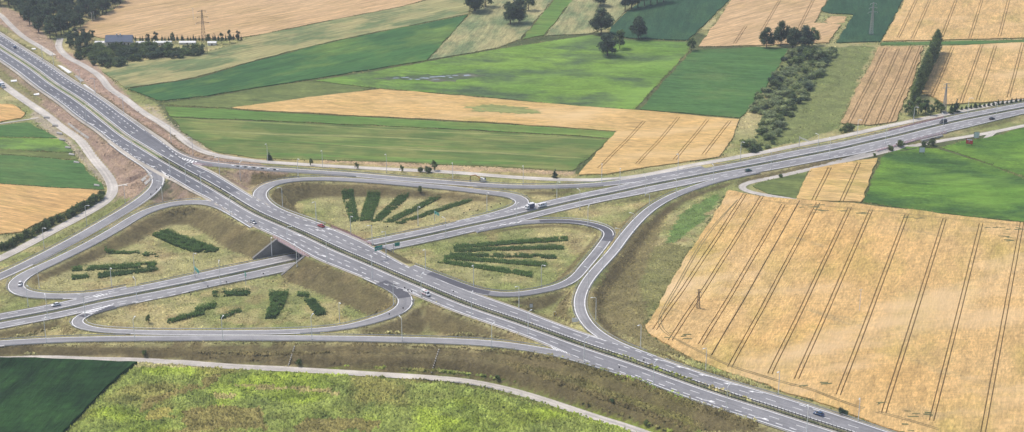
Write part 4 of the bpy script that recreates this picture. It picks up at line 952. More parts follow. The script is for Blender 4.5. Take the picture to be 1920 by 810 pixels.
# ------------------------------------------------------------------ street lamps
def scale_px(p):      # pixels per metre of height at a place
    dep = p[1]*_cp-(p[2]-HC)*_sp; return FPX/dep*.93
def lamp_mesh(arms):
    out = []
    b = MB().box(-.28, .28, -.28, .28, -.4, .35); out.append(('base', b.mesh('base', 'concrete')))
    b = MB().bar((0, 0, .3), (0, 0, 10.6), .17, .11, 6); out.append(('pole', b.mesh('pole', 'lamp_grey')))
    b = MB()
    for s in arms:
        P0 = None
        for t in np.linspace(0, 1, 5):
            a = t*pi/2; p = (s*1.7*sin(a)*1.0, 0, 10.5+.75*(1-cos(a)) if t < 1 else 11.25)
            p = (s*(1.7*(1-cos(a))), 0, 10.5+.75*sin(a))
            if P0: b.bar(P0, p, .11, n=5)
            P0 = p
    out.append(('arm', b.mesh('arm', 'lamp_grey')))
    for s in arms:
        h = MB(); x0, x1 = sorted((s*1.6, s*2.7)); h.box(x0, x1, -.24, .24, 11.18, 11.38); out.append(('lamp_head', h.mesh('lamp_head', 'lamp_glass')))
    return out
LAMP1 = lamp_mesh((1,)); LAMP2 = lamp_mesh((1, -1))
LROWS = {
 'along the slip road above the brown bank': [(87,643),(253,640),(418,640),(585,637),(754,640),(922,652),(1095,680)],
 'between the slip road and the big wheat field': [(1117,600),(1201,652),(1323,696),(1459,741),(1609,790)],
 'on the diagonal highway near edge, right of bridge': [(613,492),(698,523),(790,557),(884,592),(990,628),(1225,723),(1362,770),(1512,812)],
 'between the diagonal highway and right loop field': [(724,473),(798,507),(888,537),(973,577)],
 'between the diagonal highway and upper loop field': [(530,388),(593,415),(658,442)],
 'on the diagonal highway near edge, left of bridge': [(162,228),(248,284),(319,328),(349,344),(378,361),(432,404),(540,463)],
 'beyond the diagonal highway at upper left': [(80,113),(101,127),(151,160),(179,177),(232,213),(321,268),(362,290),(412,329),(451,339)],
 'along the outer slip road at left': [(83,465),(163,423),(235,382),(305,377)],
 'along the crossing highway left of the bridge': [(53,575),(90,598),(160,595),(257,563),(413,533),(557,500)],
 'inside the left loop field': [(74,540),(210,540),(365,513),(510,482)],
 'inside the lower loop field': [(637,607),(738,572)],
 'on the gravel road above the upper loop': [(502,302),(605,315),(725,323),(849,338),(981,345)],
 'between the upper slip road and the loop': [(559,333),(1044,375),(1128,342),(1162,350),(1271,323)],
 'along the crossing highway right of the bridge': [(698,460),(784,423),(836,447),(913,397),(968,420),(1087,392),(1102,425),(1210,367),(1268,373),(1337,345),(1388,300),(1445,318)],
 'along the right-hand slip road': [(1217,400),(1188,437),(1162,467),(1130,503),(1103,543),(1015,537)],
 'along the highway at upper right': [(1533,287),(1555,295),(1607,257),(1660,270),(1712,233),(1767,248),(1814,215),(1867,226)],
}
allp = np.vstack([np.column_stack([r['pts'], r['hw']]) for k, r in roads.items() if k[0] != 'S'])
for row, L in LROWS.items():
    for i, (x, y) in enumerate(sorted(L)):
        p = G(x, y); d = np.hypot(allp[:, 0]-p[0], allp[:, 1]-p[1])-allp[:, 3]; j = int(d.argmin()); a = atan2(allp[j, 1]-p[1], allp[j, 0]-p[0])
        t = empty('street_lamp', p, a, 'grey street lamp, %s from left %s' % (ORD[i], row), 'street lamp', 'street lamps', sc=1.0+.06*(random.random()-.5))
        for nm, me in LAMP1: link(nm, me, t)

# ------------------------------------------------------------------ foliage
def quads(C, S, up=.3):
    n = len(C); a = rng.normal(size=(n, 3)); a[:, 2] *= .7; a /= np.linalg.norm(a, axis=1)[:, None]; b = rng.normal(size=(n, 3)); b -= (a*b).sum(1)[:, None]*a; b /= np.linalg.norm(b, axis=1)[:, None]
    S = np.broadcast_to(S, (n,))[:, None]; a = a*S; b = b*S*rng.uniform(.5, .9, (n, 1))
    Vv = np.stack([C-a, C-b*.9, C+a, C+b*.9], 1).reshape(-1, 3); F = np.arange(4*n).reshape(n, 4); return Vv, F
def ico(c, r, sub=1, amp=.25):
    bm = bmesh.new(); bmesh.ops.create_icosphere(bm, subdivisions=sub, radius=1.0); v = np.array([x.co[:] for x in bm.verts]); f = np.array([[y.index for y in x.verts] for x in bm.faces]); bm.free()
    v = v*(1+amp*(rng.random((len(v), 1))-.5)*2)*np.asarray(r)+np.asarray(c); return v, f
def foliage(clumps, leaves, size, mat, name='crown', core=.6):
    """leaf faces spread through clumps (centre, radius); a ragged dark core inside each clump"""
    V1 = []; F1 = []; C1 = []; b = 0
    for (c, r) in clumps:
        r = np.asarray(r, float)*np.ones(3); k = max(8, int(leaves*(r[0]*r[2])))
        d = rng.normal(size=(k, 3)); d[:, 2] += .35; d /= np.linalg.norm(d, axis=1)[:, None]; rad = rng.uniform(.55, 1.15, (k, 1)); C = np.asarray(c)+d*rad*r
        v, f = quads(C, size*rng.uniform(.6, 1.3, k)); tone = rng.uniform(.7, 1.4); cc = np.repeat(rng.uniform(.6, 1.4, k)*tone, 4)
        V1.append(v); C1.append(np.stack([cc, cc*rng.uniform(.96, 1.04), cc*.95], 1)); F1.append(np.vstack([f[:, [0, 1, 2]], f[:, [0, 2, 3]]])+b); b += len(v)
        v, f = ico(c, r*core); V1.append(v); F1.append(f+b); b += len(v); C1.append(np.full((len(v), 3), 1.0))
    return mesh_np(name, np.vstack(V1), np.vstack(F1), mat, col=np.vstack(C1))
def trunk_mesh(h, r, limbs):
    b = MB(); b.bar((0, 0, -.4), (0, 0, h*.5), r, r*.7, 7); b.bar((0, 0, h*.5), (.1, .05, h*.85), r*.7, r*.25, 6)
    for (x, y, z) in limbs: b.bar((0, 0, h*random.uniform(.25, .5)), (x, y, z), r*.4, r*.12, 5)
    return b.mesh('trunk', 'bark')
def make_broad(h, wd, mat, nc=26, low=.25):
    cl = []
    for k in range(nc):
        t = random.uniform(low, 1); a = random.uniform(0, 2*pi); prof = sin(pi*min(1, (t-low)/(1-low)*.86+.14))**.55; rr = wd*.5*prof*random.uniform(.35, .85); r = wd*random.uniform(.13, .22)
        cl.append(((rr*cos(a), rr*sin(a), h*(t*.88+.03)), (r, r, r*.85)))
    return foliage(cl, 46, .34, mat), trunk_mesh(h, h*.025, [c[0] for c in cl[:7]]), h
def make_poplar(h, mat):
    cl = []
    for k in range(20):
        t = .08+.9*k/20; a = random.uniform(0, 6.28); r = h*.085*(sin(pi*min(1, t*.85+.12))**.6+.15); cl.append(((r*.5*cos(a), r*.5*sin(a), h*t), (r, r, r*1.5)))
    return foliage(cl, 30, .32, mat), trunk_mesh(h, h*.02, []), h
def make_conifer(h, mat):
    cl = []
    for k in range(13):
        t = k/13; r = h*.20*(1-t)+h*.03; 
        for q_ in range(3 if t < .6 else 1):
            a = random.uniform(0, 6.28); cl.append(((r*.5*cos(a), r*.5*sin(a), h*(.08+.88*t)), (r*.7, r*.7, h*.07)))
    return foliage(cl, 40, .26, mat), trunk_mesh(h, h*.02, []), h
def make_bush(h, wd, mat, nc=9):
    cl = []
    for k in range(nc):
        a = random.uniform(0, 6.28); rr = wd*.36*sqrt(random.random()); r = wd*random.uniform(.16, .26); cl.append(((rr*cos(a), rr*sin(a), h*random.uniform(.30, .82)), (r, r, min(r, h*.35))))
    b = MB()
    for k in range(5): b.bar((random.uniform(-.2, .2), random.uniform(-.2, .2), -.3), cl[k][0], .06, .03, 4)
    return foliage(cl, 70, .26, mat), b.mesh('stem', 'bark'), h
PROTO = {'broad': [make_broad(12, 11, 'leaf_dark') for _ in range(3)], 'forest': [make_broad(15, 9.5, 'leaf_dark', 18, .3) for _ in range(4)], 'mid': [make_broad(9, 7, 'leaf_mid', 18) for _ in range(2)],
 'poplar': [make_poplar(15, 'leaf_mid') for _ in range(3)], 'conifer': [make_conifer(7, 'leaf_conifer') for _ in range(3)], 'bush': [make_bush(3.2, 5.2, 'leaf_mid') for _ in range(4)], 'willow': [make_bush(4.4, 6.8, 'leaf_willow', 12) for _ in range(4)], 'darkbush': [make_bush(3.2, 5.0, 'leaf_dark') for _ in range(3)]}
def plant(kind, p, h, name, label, cat, group=None, wide=1.0):
    cr, tr, ph = random.choice(PROTO[kind]); s = h/ph; t = empty(name, p, random.uniform(0, 6.28), label, cat, group, (s*wide, s*wide, s))
    link('crown' if kind not in ('bush', 'willow', 'darkbush') else 'foliage', cr, t); link('trunk' if kind not in ('bush', 'willow', 'darkbush') else 'stem', tr, t); return t
def plant_px(kind, x, y, hpx, name, label, cat, group=None, wide=1.0):
    p = G(x, y); return plant(kind, p, hpx/scale_px(p), name, label, cat, group, wide)
def scatter(poly, spacing, jitter=.42):
    W = np.array([PB(x, y)[:2] for x, y in poly]); x0, y0 = W.min(0); x1, y1 = W.max(0); out = []
    yy = y0; k = 0
    while yy < y1:
        xx = x0+(k % 2)*spacing/2
        while xx < x1:
            a = xx+random.uniform(-jitter, jitter)*spacing; b = yy+random.uniform(-jitter, jitter)*spacing
            if inpoly(np.array([a]), np.array([b]), W)[0]: out.append((a, b, float(hq(a, b))))
            xx += spacing
        yy += spacing*.87; k += 1
    return out
# single trees
for (x, y, h, k, wd, lab) in [
 (1127,64,46,'broad',.95,'tall dark tree at the field boundary left of the isolated meadow tree'),(1139,105,38,'broad',1.2,'wide dark tree standing in the light green meadow'),(1162,92,36,'mid',.9,'slimmer dark tree close behind the wide meadow tree'),
 (1197,74,40,'broad',.9,'dark tree on the edge of the deep green field behind the meadow'),(1297,96,25,'mid',.9,'small lone tree where meadow, green field and wheat meet'),
 (890,22,46,'broad',1.1,'dark tree cut by the top edge above the green strip'),(911,14,36,'mid',1.1,'lower tree beside the dark tree at the top edge'),(957,46,42,'broad',.8,'left tree of the dark pair among the striped fields at top'),(973,44,44,'broad',.8,'right tree of the dark pair among the striped fields at top'),(991,20,32,'mid',1,'tree behind the dark pair at the top edge'),
 (1125,12,34,'broad',1.0,'dark tree at the top edge above the tall boundary tree'),
 (1437,90,36,'broad',.9,'leftmost tree of the clump beside the green field'),(1464,86,44,'broad',.75,'tallest upright tree of the clump beside the wheat'),(1486,90,36,'broad',.95,'middle rounded tree of the clump beside the wheat'),(1507,90,40,'broad',1.1,'broad crowned tree of the clump above the willow belt'),(1524,84,30,'mid',1,'small right end tree of the clump above the willow belt'),
 (279,606,17,'mid',.8,'small lone tree in the lower loop field'),(788,362,14,'mid',.9,'small tree behind the hedge beds of the upper loop'),
 (505,300,16,'conifer',1.5,'leftmost small tree on the gravel service road'),(583,311,14,'mid',.7,'second small roadside tree from the left on the service road'),(669,318,14,'mid',.8,'third small roadside tree from the left on the service road'),(753,323,14,'mid',.8,'fourth small roadside tree from the left on the service road'),(814,320,19,'mid',.9,'biggest small tree on the gravel service road'),(803,324,11,'bush',.8,'low shrub beside the biggest service road tree'),(788,323,9,'bush',.7,'low shrub left of the biggest service road tree'),(1041,333,17,'conifer',1.6,'small tree beside the service road near the wheat corner')]:
    plant_px(k, x, y, h, 'tree' if k not in ('bush',) else 'bush', lab, 'tree' if k not in ('bush',) else 'bush', None, wd)
for i, x in enumerate((1172,1184,1196,1208,1220,1232,1244)): plant_px('forest', x, 20-i*2.4, 38, 'tree', 'dark tree in the tight row at the top edge above the deep green field', 'tree', 'trees in the row at the top edge')
for p in scatter([(22,24),(45,46),(70,64),(98,75),(128,73),(146,58),(185,34),(246,-4),(285,-30),(-20,-30),(-20,5)], 9.4): plant('forest', p, random.uniform(12, 17), 'tree', 'dense dark forest tree in the wood at the upper left corner', 'tree', 'trees of the corner wood', random.uniform(.9, 1.15))
for p in scatter([(165,92),(200,90),(290,90),(380,97),(365,107),(270,116),(205,128),(170,122),(140,104)], 6.4): plant('bush' if random.random() < .6 else 'darkbush', p, random.uniform(3.2, 5.8), 'bush', 'dark green bush in the thicket in front of the house', 'bush', 'bushes of the thicket by the house', 1.15)
for p in scatter([(126,78),(150,68),(172,74),(180,90),(150,103),(130,96)], 6.0): plant('forest', p, random.uniform(7, 10), 'tree', 'dark tree in the clump left of the house', 'tree', 'trees left of the house')
for i, x in enumerate(np.linspace(256, 452, 34)):
    plant_px('conifer', x+random.uniform(-2, 2), 77-(x-256)*.01+random.uniform(-.6, .6), random.uniform(8, 12), 'conifer_tree', 'small dark conifer in the screen behind the house garden', 'conifer', 'conifers of the garden screen')
for (x, y, h, lab) in [(278,82,20,'left of two taller garden trees right of the house'),(292,80,22,'tallest garden tree right of the house'),(324,80,20,'garden tree beside the white shed'),(391,80,16,'tree at the foot of the tall lattice pylon'),(416,82,20,'left tree of the dark group right of the pylon'),(431,80,23,'tallest tree of the dark group right of the pylon'),(446,76,20,'right tree of the dark group right of the pylon'),(229,92,14,'rounded tree directly in front of the house')]: plant_px('mid' if h < 18 else 'forest', x, y, h, 'tree', lab, 'tree', None, .75)
for i, t_ in enumerate(np.linspace(0, 1, 24)): plant_px('poplar', 1756+(1711-1756)*t_+random.uniform(-1.5, 1.5), 100+(200-100)*t_, 42+4*random.random()-6*(t_ > .8), 'poplar_tree', 'columnar dark poplar in the dense row between the two wheat fields', 'tree', 'poplars in the row', 1.45)
for (x, y, h) in [(1703,215,26),(1712,222,24),(1722,214,30),(1735,212,26),(1745,216,20),(1756,210,22),(1764,212,18)]: plant_px('mid', x, y, h, 'tree', 'dark tree in the thicket at the roadside foot of the poplar row', 'tree', 'trees at the foot of the poplar row')
for (x, y, h, lab) in [(1784,213,20,'taller conifer pair, left one, by the upper right highway'),(1792,210,26,'taller conifer pair, right one, by the upper right highway')]: plant_px('conifer', x, y, h, 'conifer_tree', lab, 'conifer', None, 1.3)
for x in np.arange(1803, 1925, 8.5): plant_px('conifer', x, 206-(x-1803)*.14, random.uniform(7, 12), 'conifer_tree', 'low conifer in the roadside row at the upper right', 'conifer', 'low conifers by the upper right highway', 1.7)
for p in scatter([(1372,294),(1398,268),(1425,240),(1412,205),(1418,175),(1446,146),(1478,100),(1500,92),(1560,96),(1562,108),(1543,128),(1528,158),(1518,185),(1492,205),(1468,235),(1462,262),(1440,283)], 6.5):
    k_ = random.random(); plant('willow' if k_ < .72 else ('bush' if k_ < .92 else 'darkbush'), p, random.choice((1.5, 2.2, 2.8, 3.4, 4.4))*random.uniform(.85, 1.15), 'willow_bush', 'willow bush in the grey green belt beside the green field', 'bush', 'willow bushes of the belt', random.uniform(1.15, 1.6))
for (x, y, h) in [(1512,108,18),(1498,120,15),(1560,103,13),(1540,112,14)]: plant_px('bush', x, y, h, 'bush', 'rounded darker bush at the upper end of the willow belt', 'bush', 'rounded bushes of the belt', 1.2)
for i, t_ in enumerate(np.linspace(0, 1, 34)): plant_px('bush', 4+t_*190+random.uniform(-2, 2), 470-t_*98+random.uniform(-2, 2), random.uniform(9, 15), 'bush', 'green bush in the hedge between left wheat field and service road', 'bush', 'bushes of the left hedge', .85)
for (x, y, h, k, lab) in [(560,682,8,'bush','dark bush at the foot of the brown bank, left part'),(269,664,7,'bush','bush beside the bottom service road near the maize field'),(935,712,8,'bush','bush on the foot of the brown bank beside the service road bend'),(1147,754,6,'bush','small dark bush alone on the brown bank'),(1574,776,10,'darkbush','left of two dark bushes on the highway verge by the parked car'),(1583,779,9,'darkbush','right of two dark bushes on the highway verge by the car'),(1212,797,8,'bush','low bush beside the lower end of the service road'),
 (1672,283,9,'bush','bush at the junction of the right service road'),(1690,276,11,'bush','second bush along the right service road near the white billboard'),(1750,272,10,'bush','bush beside the underpass near the white billboard'),(1735,275,9,'bush','small bush left of the underpass'),(1590,246,14,'bush','bush at the lower corner of the brown wheat field'),(1580,250,10,'bush','smaller bush at the lower corner of the brown wheat field'),(1463,333,6,'bush','tiny bush beside the right service road'),(1640,293,5,'bush','tiny bush beside the path above the small wheat field')]: plant_px(k, x, y, h, 'bush', lab, 'bush')

# hedge beds in the loop fields
def bed(poly, label, h=1.0, rag=.25):
    W = np.array([G(x, y)[:2] for x, y in poly]); c = W.mean(0); z0 = float(hq(c[0], c[1])); x0, y0 = W.min(0); x1, y1 = W.max(0)
    area = abs(sum(W[i, 0]*W[(i+1) % len(W), 1]-W[(i+1) % len(W), 0]*W[i, 1] for i in range(len(W))))/2
    n = int((x1-x0+2)*(y1-y0+2)*20); X = rng.uniform(x0-1, x1+1, n); Y = rng.uniform(y0-1, y1+1, n)
    k = inpoly(X+rng.normal(size=n)*.35, Y+rng.normal(size=n)*.35, W) & (fnoise(X, Y, 3.2, 33, 2) > rag); X = X[k]; Y = Y[k]
    hh = h*(.10+1.75*fnoise(X, Y, 2.4, 61, 2)); Z = hq(X, Y)-z0+hh*rng.uniform(.35, 1.0, len(X))**.6
    v, f = quads(np.column_stack([X-c[0], Y-c[1], Z]), .24*rng.uniform(.6, 1.3, len(X))); cc = np.repeat(rng.uniform(.65, 1.35, len(X)), 4); f = np.vstack([f[:, [0, 1, 2]], f[:, [0, 2, 3]]])
    t = empty('hedge_bed', (c[0], c[1], z0), 0, label, 'hedge'); link('foliage', mesh_np('foliage', v, f, 'leaf_hedge', col=np.stack([cc, cc, cc*.9], 1)), t)
    # twiggy inner body
    b = MB(); ins = (W-c)*.95; gxs = np.arange(x0, x1, 1.0)
    cells = []
    for a in gxs:
        for bb in np.arange(y0, y1, 1.0):
            if inpoly(np.array([a+.5]), np.array([bb+.5]), W)[0] and fnoise(np.array([a+.5]), np.array([bb+.5]), 3.2, 33, 2)[0] > rag:
                zz = float(hq(a+.5, bb+.5))-z0; b.bar((a+.5-c[0], bb+.5-c[1], zz-.2), (a+.5-c[0], bb+.5-c[1], zz+h*random.uniform(.25, .6)), .6, .4, 5)
    if b.v: o = tag(b.build('stems', 'leaf_hedge', t), kind='stuff'); at = o.data.color_attributes.new('Col', 'FLOAT_COLOR', 'POINT'); at.data.foreach_set('color', np.full(len(o.data.vertices)*4, .6, np.float32))
def bar_poly(a, b, w0, w1=None):
    a = np.array(a, float); b = np.array(b, float); w1 = w0 if w1 is None else w1; return [(a[0], a[1]-w0/2), (b[0], b[1]-w1/2), (b[0], b[1]+w1/2), (a[0], a[1]+w0/2)]
bed([(640,357),(662,355),(673,414),(657,417)], 'leftmost of five fanned hedge beds in the upper loop field')
bed([(688,360),(714,359),(697,413),(674,415)], 'second of five fanned hedge beds from the left in the upper loop')
bed([(744,368),(768,362),(713,415),(695,416)], 'middle of five fanned hedge beds in the upper loop field')
bed([(807,371),(827,368),(737,417),(718,417)], 'fourth of five fanned hedge beds from the left in the upper loop')
bed([(870,374),(888,374),(753,420),(738,419)], 'rightmost long thin hedge bed in the upper loop field')
bed(bar_poly((850,463),(1064,448), 6, 8), 'topmost of five hedge rows in the right loop field')
bed(bar_poly((852,470),(1057,464), 5, 7), 'second hedge row from the top in the right loop field')
bed(bar_poly((843,478),(1043,482), 5, 7), 'third hedge row from the top in the right loop field')
bed(bar_poly((833,483),(1025,497), 6, 8), 'fourth hedge row from the top in the right loop field')
bed(bar_poly((817,489),(998,516), 6, 9), 'lowest of five hedge rows in the right loop field')
bed([(285,442),(310,431),(360,450),(412,467),(403,473),(363,474),(330,462)], 'largest hedge bed in the left loop field', 1.5)
bed(bar_poly((197,468),(262,474), 9, 4), 'short hedge strip at centre of the left loop field'); bed(bar_poly((268,477),(300,480), 6, 4), 'tiny hedge strip beside the short strip in the left loop', 1.2, .3)
bed(bar_poly((134,504),(293,497), 10, 9), 'upper long ragged hedge strip in the left loop field', 1.3, .28); bed(bar_poly((185,517),(295,506), 10, 5), 'lower long hedge strip in the left loop field', 1.3, .2); bed(bar_poly((135,521),(166,519), 8, 5), 'ragged short hedge strip at lower left of the left loop field', 1.2, .3)
bed([(505,550),(542,548),(533,575),(517,597),(498,598),(507,573)], 'bulky upright hedge bed in the lower loop field', 1.9); bed(bar_poly((558,552),(580,555), 7, 6), 'little hedge clump right of the bulky bed in the lower loop'); bed([(570,563),(590,562),(613,590),(593,593)], 'slanting hedge bed at the right of the lower loop field', 1.5)
bed(bar_poly((315,604),(383,586), 7, 8), 'lower left slanting hedge strip in the lower loop field', 1.4); bed(bar_poly((367,582),(405,573), 7, 9), 'upper right end strip of the slanting hedge in the lower loop', 1.4); bed(bar_poly((399,552),(468,550), 9, 9), 'ragged hedge clump beside the crossing highway in the lower loop', 1.5, .38); bed(bar_poly((413,597),(440,586), 6, 8), 'tiny slanting hedge strip in the middle of the lower loop', 1.3, .2); bed(bar_poly((442,585),(453,584), 4, 4), 'single small shrub patch next to the tiny slanting strip', 1.2, .1)

# ------------------------------------------------------------------ rough grass and weeds
def gdist(X, Y):
    i = np.clip(np.searchsorted(GX, X)-1, 0, nx-1); j = np.clip(np.searchsorted(GY, Y)-1, 0, ny-1); return GD[j, i]
def tufts(n, box, name, label, hr, wr, keep=None, colf=None):
    px = rng.uniform(box[0], box[2], n); py = rng.uniform(box[1], box[3], n)
    d = np.stack([px-960, _cp*FPX+_sp*(405-py), -_sp*FPX+_cp*(405-py)], 1); z = np.zeros(n)
    for _ in range(4):
        t = (z-HC)/d[:, 2]; z = hq(d[:, 0]*t, d[:, 1]*t)
    t = (z-HC)/d[:, 2]; X = d[:, 0]*t; Y = d[:, 1]*t
    px, py = to_px(X, Y, z)
    k = gdist(X, Y) > 1.2
    for pl in FPOLYS: k &= ~inpoly(px, py, pl)
    k &= ~inpoly(px, py, [(500,440),(600,480),(740,480),(700,455),(560,480),(520,470)])
    if keep is not None: k &= keep(px, py, X, Y)
    X, Y, z = X[k], Y[k], z[k]; m = len(X)
    cl = fnoise(X, Y, 5, 13, 3); h = rng.uniform(hr[0], hr[1], m)*(.4+1.2*cl); w_ = rng.uniform(wr[0], wr[1], m)*(.6+.8*cl)
    a0 = rng.uniform(0, 6.28, m); V5 = []
    for q_ in range(4):
        a = a0+q_*pi/2+rng.uniform(-.4, .4, m); r = w_*rng.uniform(.6, 1.3, m); V5.append(np.stack([X+r*np.cos(a), Y+r*np.sin(a), z-.12], 1))
    V5.append(np.stack([X+rng.normal(size=m)*w_*.5, Y+rng.normal(size=m)*w_*.5, z+h], 1))
    Vv = np.stack(V5, 1).reshape(-1, 3); b = (np.arange(m)*5)[:, None]
    F = np.concatenate([b+np.array([[q_, (q_+1) % 4, 4]]) for q_ in range(4)]); c = colq(X, Y)*rng.uniform(.65, 1.35, (m, 1))*np.array([1.0, 1.02, .95])
    c = c*(.66+.68*fnoise(X, Y*.8, 3.6, 87, 2))[:, None]  # patchy tone, with dark spots painted in as shade between clumps
    if colf is not None: c = colf(c, X, Y)
    tag(obj(name, Vv, F, 'weeds', col=np.repeat(c, 5, axis=0)), label, 'grass', kind='stuff')
tufts(75000, (-20, 660, 1420, 835), 'weeds', 'rank green and brown weeds below the service road', (.25, 1.05), (.4, 1.0), lambda px, py, X, Y: py > 655)
tufts(110000, (-20, 280, 1500, 700), 'rough_grass', 'dry rough grass and weeds over banks and loop fields', (.15, .5), (.25, .6))
tufts(30000, (-20, 10, 1700, 300), 'verge_grass', 'rough grass on the verges of the far fields', (.2, .6), (.4, .9))

def margins():
    X = []; Y = []
    for pl in FPOLYS:
        W = [PB(x, y)[:2] for x, y in pl]
        for i in range(len(W)):
            a, b = W[i], W[(i+1) % len(W)]; L = np.linalg.norm(b-a); k = int(L*1.3)
            if k < 1: continue
            t = rng.random(k); nn = np.array([-(b-a)[1], (b-a)[0]])/max(L, 1e-6); q_ = a+(b-a)*t[:, None]+nn*rng.normal(size=(k, 1))*.9; X.append(q_[:, 0]); Y.append(q_[:, 1])
    X = np.concatenate(X); Y = np.concatenate(Y); k = (gdist(X, Y) > 1.5) & (fnoise(X, Y, 14, 71, 3) > .36); X = X[k]; Y = Y[k]; z = hq(X, Y); m = len(X)
    h = rng.uniform(.3, .95, m); w_ = rng.uniform(.3, .9, m); a0 = rng.uniform(0, 6.28, m); V5 = []
    for q_ in range(4): a = a0+q_*pi/2; V5.append(np.stack([X+w_*np.cos(a), Y+w_*np.sin(a), z-.1], 1))
    V5.append(np.stack([X+rng.normal(size=m)*.2, Y+rng.normal(size=m)*.2, z+h], 1)); b = (np.arange(m)*5)[:, None]
    F = np.concatenate([b+np.array([[q_, (q_+1) % 4, 4]]) for q_ in range(4)]); mixn = fnoise(X, Y, 20, 5, 3)[:, None]
    c = (np.array((.06, .095, .032))*(1-mixn)+np.array((.24, .22, .09))*mixn)*rng.uniform(.6, 1.3, (m, 1))
    tag(obj('margin_weeds', np.stack(V5, 1).reshape(-1, 3), F, 'weeds', col=np.repeat(c, 5, axis=0)), 'ragged weeds along the field margins', 'grass', kind='stuff')
margins()

# ------------------------------------------------------------------ vehicles
def loft(sec, closed=True):
    """sections: list of rings of equal length"""
    n = len(sec[0]); v = [p for s in sec for p in s]; f = []
    for i in range(len(sec)-1):
        for j in range(n): f.append((i*n+j, i*n+(j+1) % n, (i+1)*n+(j+1) % n, (i+1)*n+j))
    f.append(tuple(range(n))[::-1]); f.append(tuple(range((len(sec)-1)*n, len(sec)*n))); return v, f
def wheels(root, xs, yw, r, wd=.22):
    for x in xs:
        for s in (-1, 1):
            b = MB(); b.bar((x, s*(yw-wd), r), (x, s*yw, r), r, n=12); w_ = b.build('wheel', 'tyre', root)
            MB().bar((x, s*(yw-.02), r), (x, s*(yw+.015), r), r*.6, n=10).build('rim', 'rim', w_)
def car(p, ang, col, label, kind='sedan', cat='car'):
    t = empty('car', p, ang, label, cat, 'vehicles'); w_ = .9
    if kind == 'sedan': lo = [(-2.15,.45,.78,.80),(-2.1,.32,.92,.86),(-1.5,.28,.98,.9),(-.2,.28,.98,.9),(.85,.28,.95,.9),(1.7,.3,.82,.87),(2.12,.36,.66,.8),(2.2,.42,.58,.74)]; gl = [(-1.75,.95,.98,.74,.72),(-1.15,.95,1.40,.78,.58),(-.2,.95,1.46,.8,.6),(.35,.95,1.42,.8,.58),(1.1,.93,.97,.78,.72)]
    elif kind == 'hatch': lo = [(-1.95,.42,.85,.8),(-1.9,.32,.98,.86),(-1.2,.28,1.0,.88),(.7,.28,.97,.88),(1.6,.3,.85,.85),(1.98,.36,.66,.78),(2.04,.42,.6,.72)]; gl = [(-1.85,.97,1.0,.74,.72),(-1.6,.97,1.40,.76,.58),(-.3,.97,1.5,.78,.6),(.3,.97,1.45,.78,.58),(1.1,.95,.99,.76,.7)]
    else: lo = [(-2.6,.45,1.2,.9),(-2.55,.35,1.3,.96),(-1,.32,1.3,.98),(1.3,.32,1.25,.98),(2.1,.34,1.1,.95),(2.5,.4,.9,.85),(2.6,.45,.8,.8)]; gl = [(-2.57,1.25,2.1,.9,.82),(-2.3,1.25,2.35,.92,.82),(.6,1.25,2.35,.92,.82),(1.3,1.25,2.1,.92,.8),(2.0,1.15,1.2,.9,.85)]
    v, f = loft([[(x, -hw, a), (x, hw, a), (x, hw*1.0, (a+b)/2+.05), (x, hw*.94, b), (x, -hw*.94, b), (x, -hw, (a+b)/2+.05)] for x, a, b, hw in lo]); obj('body', v, f, col, t, True)
    v, f = loft([[(x, -h0, a), (x, h0, a), (x, h1, b), (x, -h1, b)] for x, a, b, h0, h1 in gl]); obj('windows', v, f, 'car_glass' if kind != 'van' else col, t)
    i0, i1 = 1, len(gl)-2; x0, x1 = gl[i0][0], gl[i1][0]; zt = max(g[2] for g in gl)
    v, f = loft([[(x, -h1-.02, b-.03), (x, h1+.02, b-.03), (x, h1, b+.03), (x, -h1, b+.03)] for x, a, b, h0, h1 in gl[i0:i1+1]]); obj('roof', v, f, col, t)
    if kind == 'van':
        g = gl; MB().add([(1.32,-.78,2.05),(1.32,.78,2.05),(2.02,.84,1.24),(2.02,-.84,1.24)], [(0,1,2,3)]).build('windscreen', 'car_glass', t)
        for s in (-1, 1): MB().box(.3, 1.3, s*.93-.015, s*.93+.015, 1.35, 1.95).build('side_window', 'car_glass', t); MB().box(-1.0, -.1, s*.925-.015, s*.925+.015, 1.4, 1.95).build('side_window', 'car_glass', t)
    fx = lo[-1][0]; rx = lo[0][0]; hh = .62 if kind != 'van' else .85
    for s in (-1, 1):
        MB().box(fx-.12, fx-.02, s*.6-.16, s*.6+.16, hh-.02, hh+.12).build('headlight', 'headlight', t); MB().box(rx-.02, rx+.06, s*.66-.12, s*.66+.12, hh+.1, hh+.28).build('taillight', 'taillight', t)
    wheels(t, (-1.3, 1.3) if kind != 'van' else (-1.6, 1.6), w_, .32 if kind != 'van' else .36); return t
def on_road(x, y, key, fwd=1, lane=None):
    """point on the road surface under the pixel and the heading there"""
    p = G(x, y); pts = roads[key]['pts']
    for _ in range(4):
        z_ = float(zfun(key, LAYER[key[0]])(p[:1], p[1:2])[0]); p = P(x, y, z_)
    i = int(np.argmin(np.hypot(pts[:, 0]-p[0], pts[:, 1]-p[1]))); t = tang(pts)[i]*fwd; return (p[0], p[1], z_+.01), atan2(t[1], t[0])
def C_(x, y, key, fwd, col, label, kind='sedan'): p, a = on_road(x, y, key, fwd); return car(p, a, col, label, kind, 'van' if kind == 'van' else 'car')
C_(28,90,'Af',-1,'car_blue','dark blue car on the diagonal highway at the upper left','hatch')
C_(38,534,'R2',1,'car_white','white car on the bend of the left loop ramp','hatch'); C_(105,573,'Bf',-1,'car_white','white saloon car on the crossing highway at left')
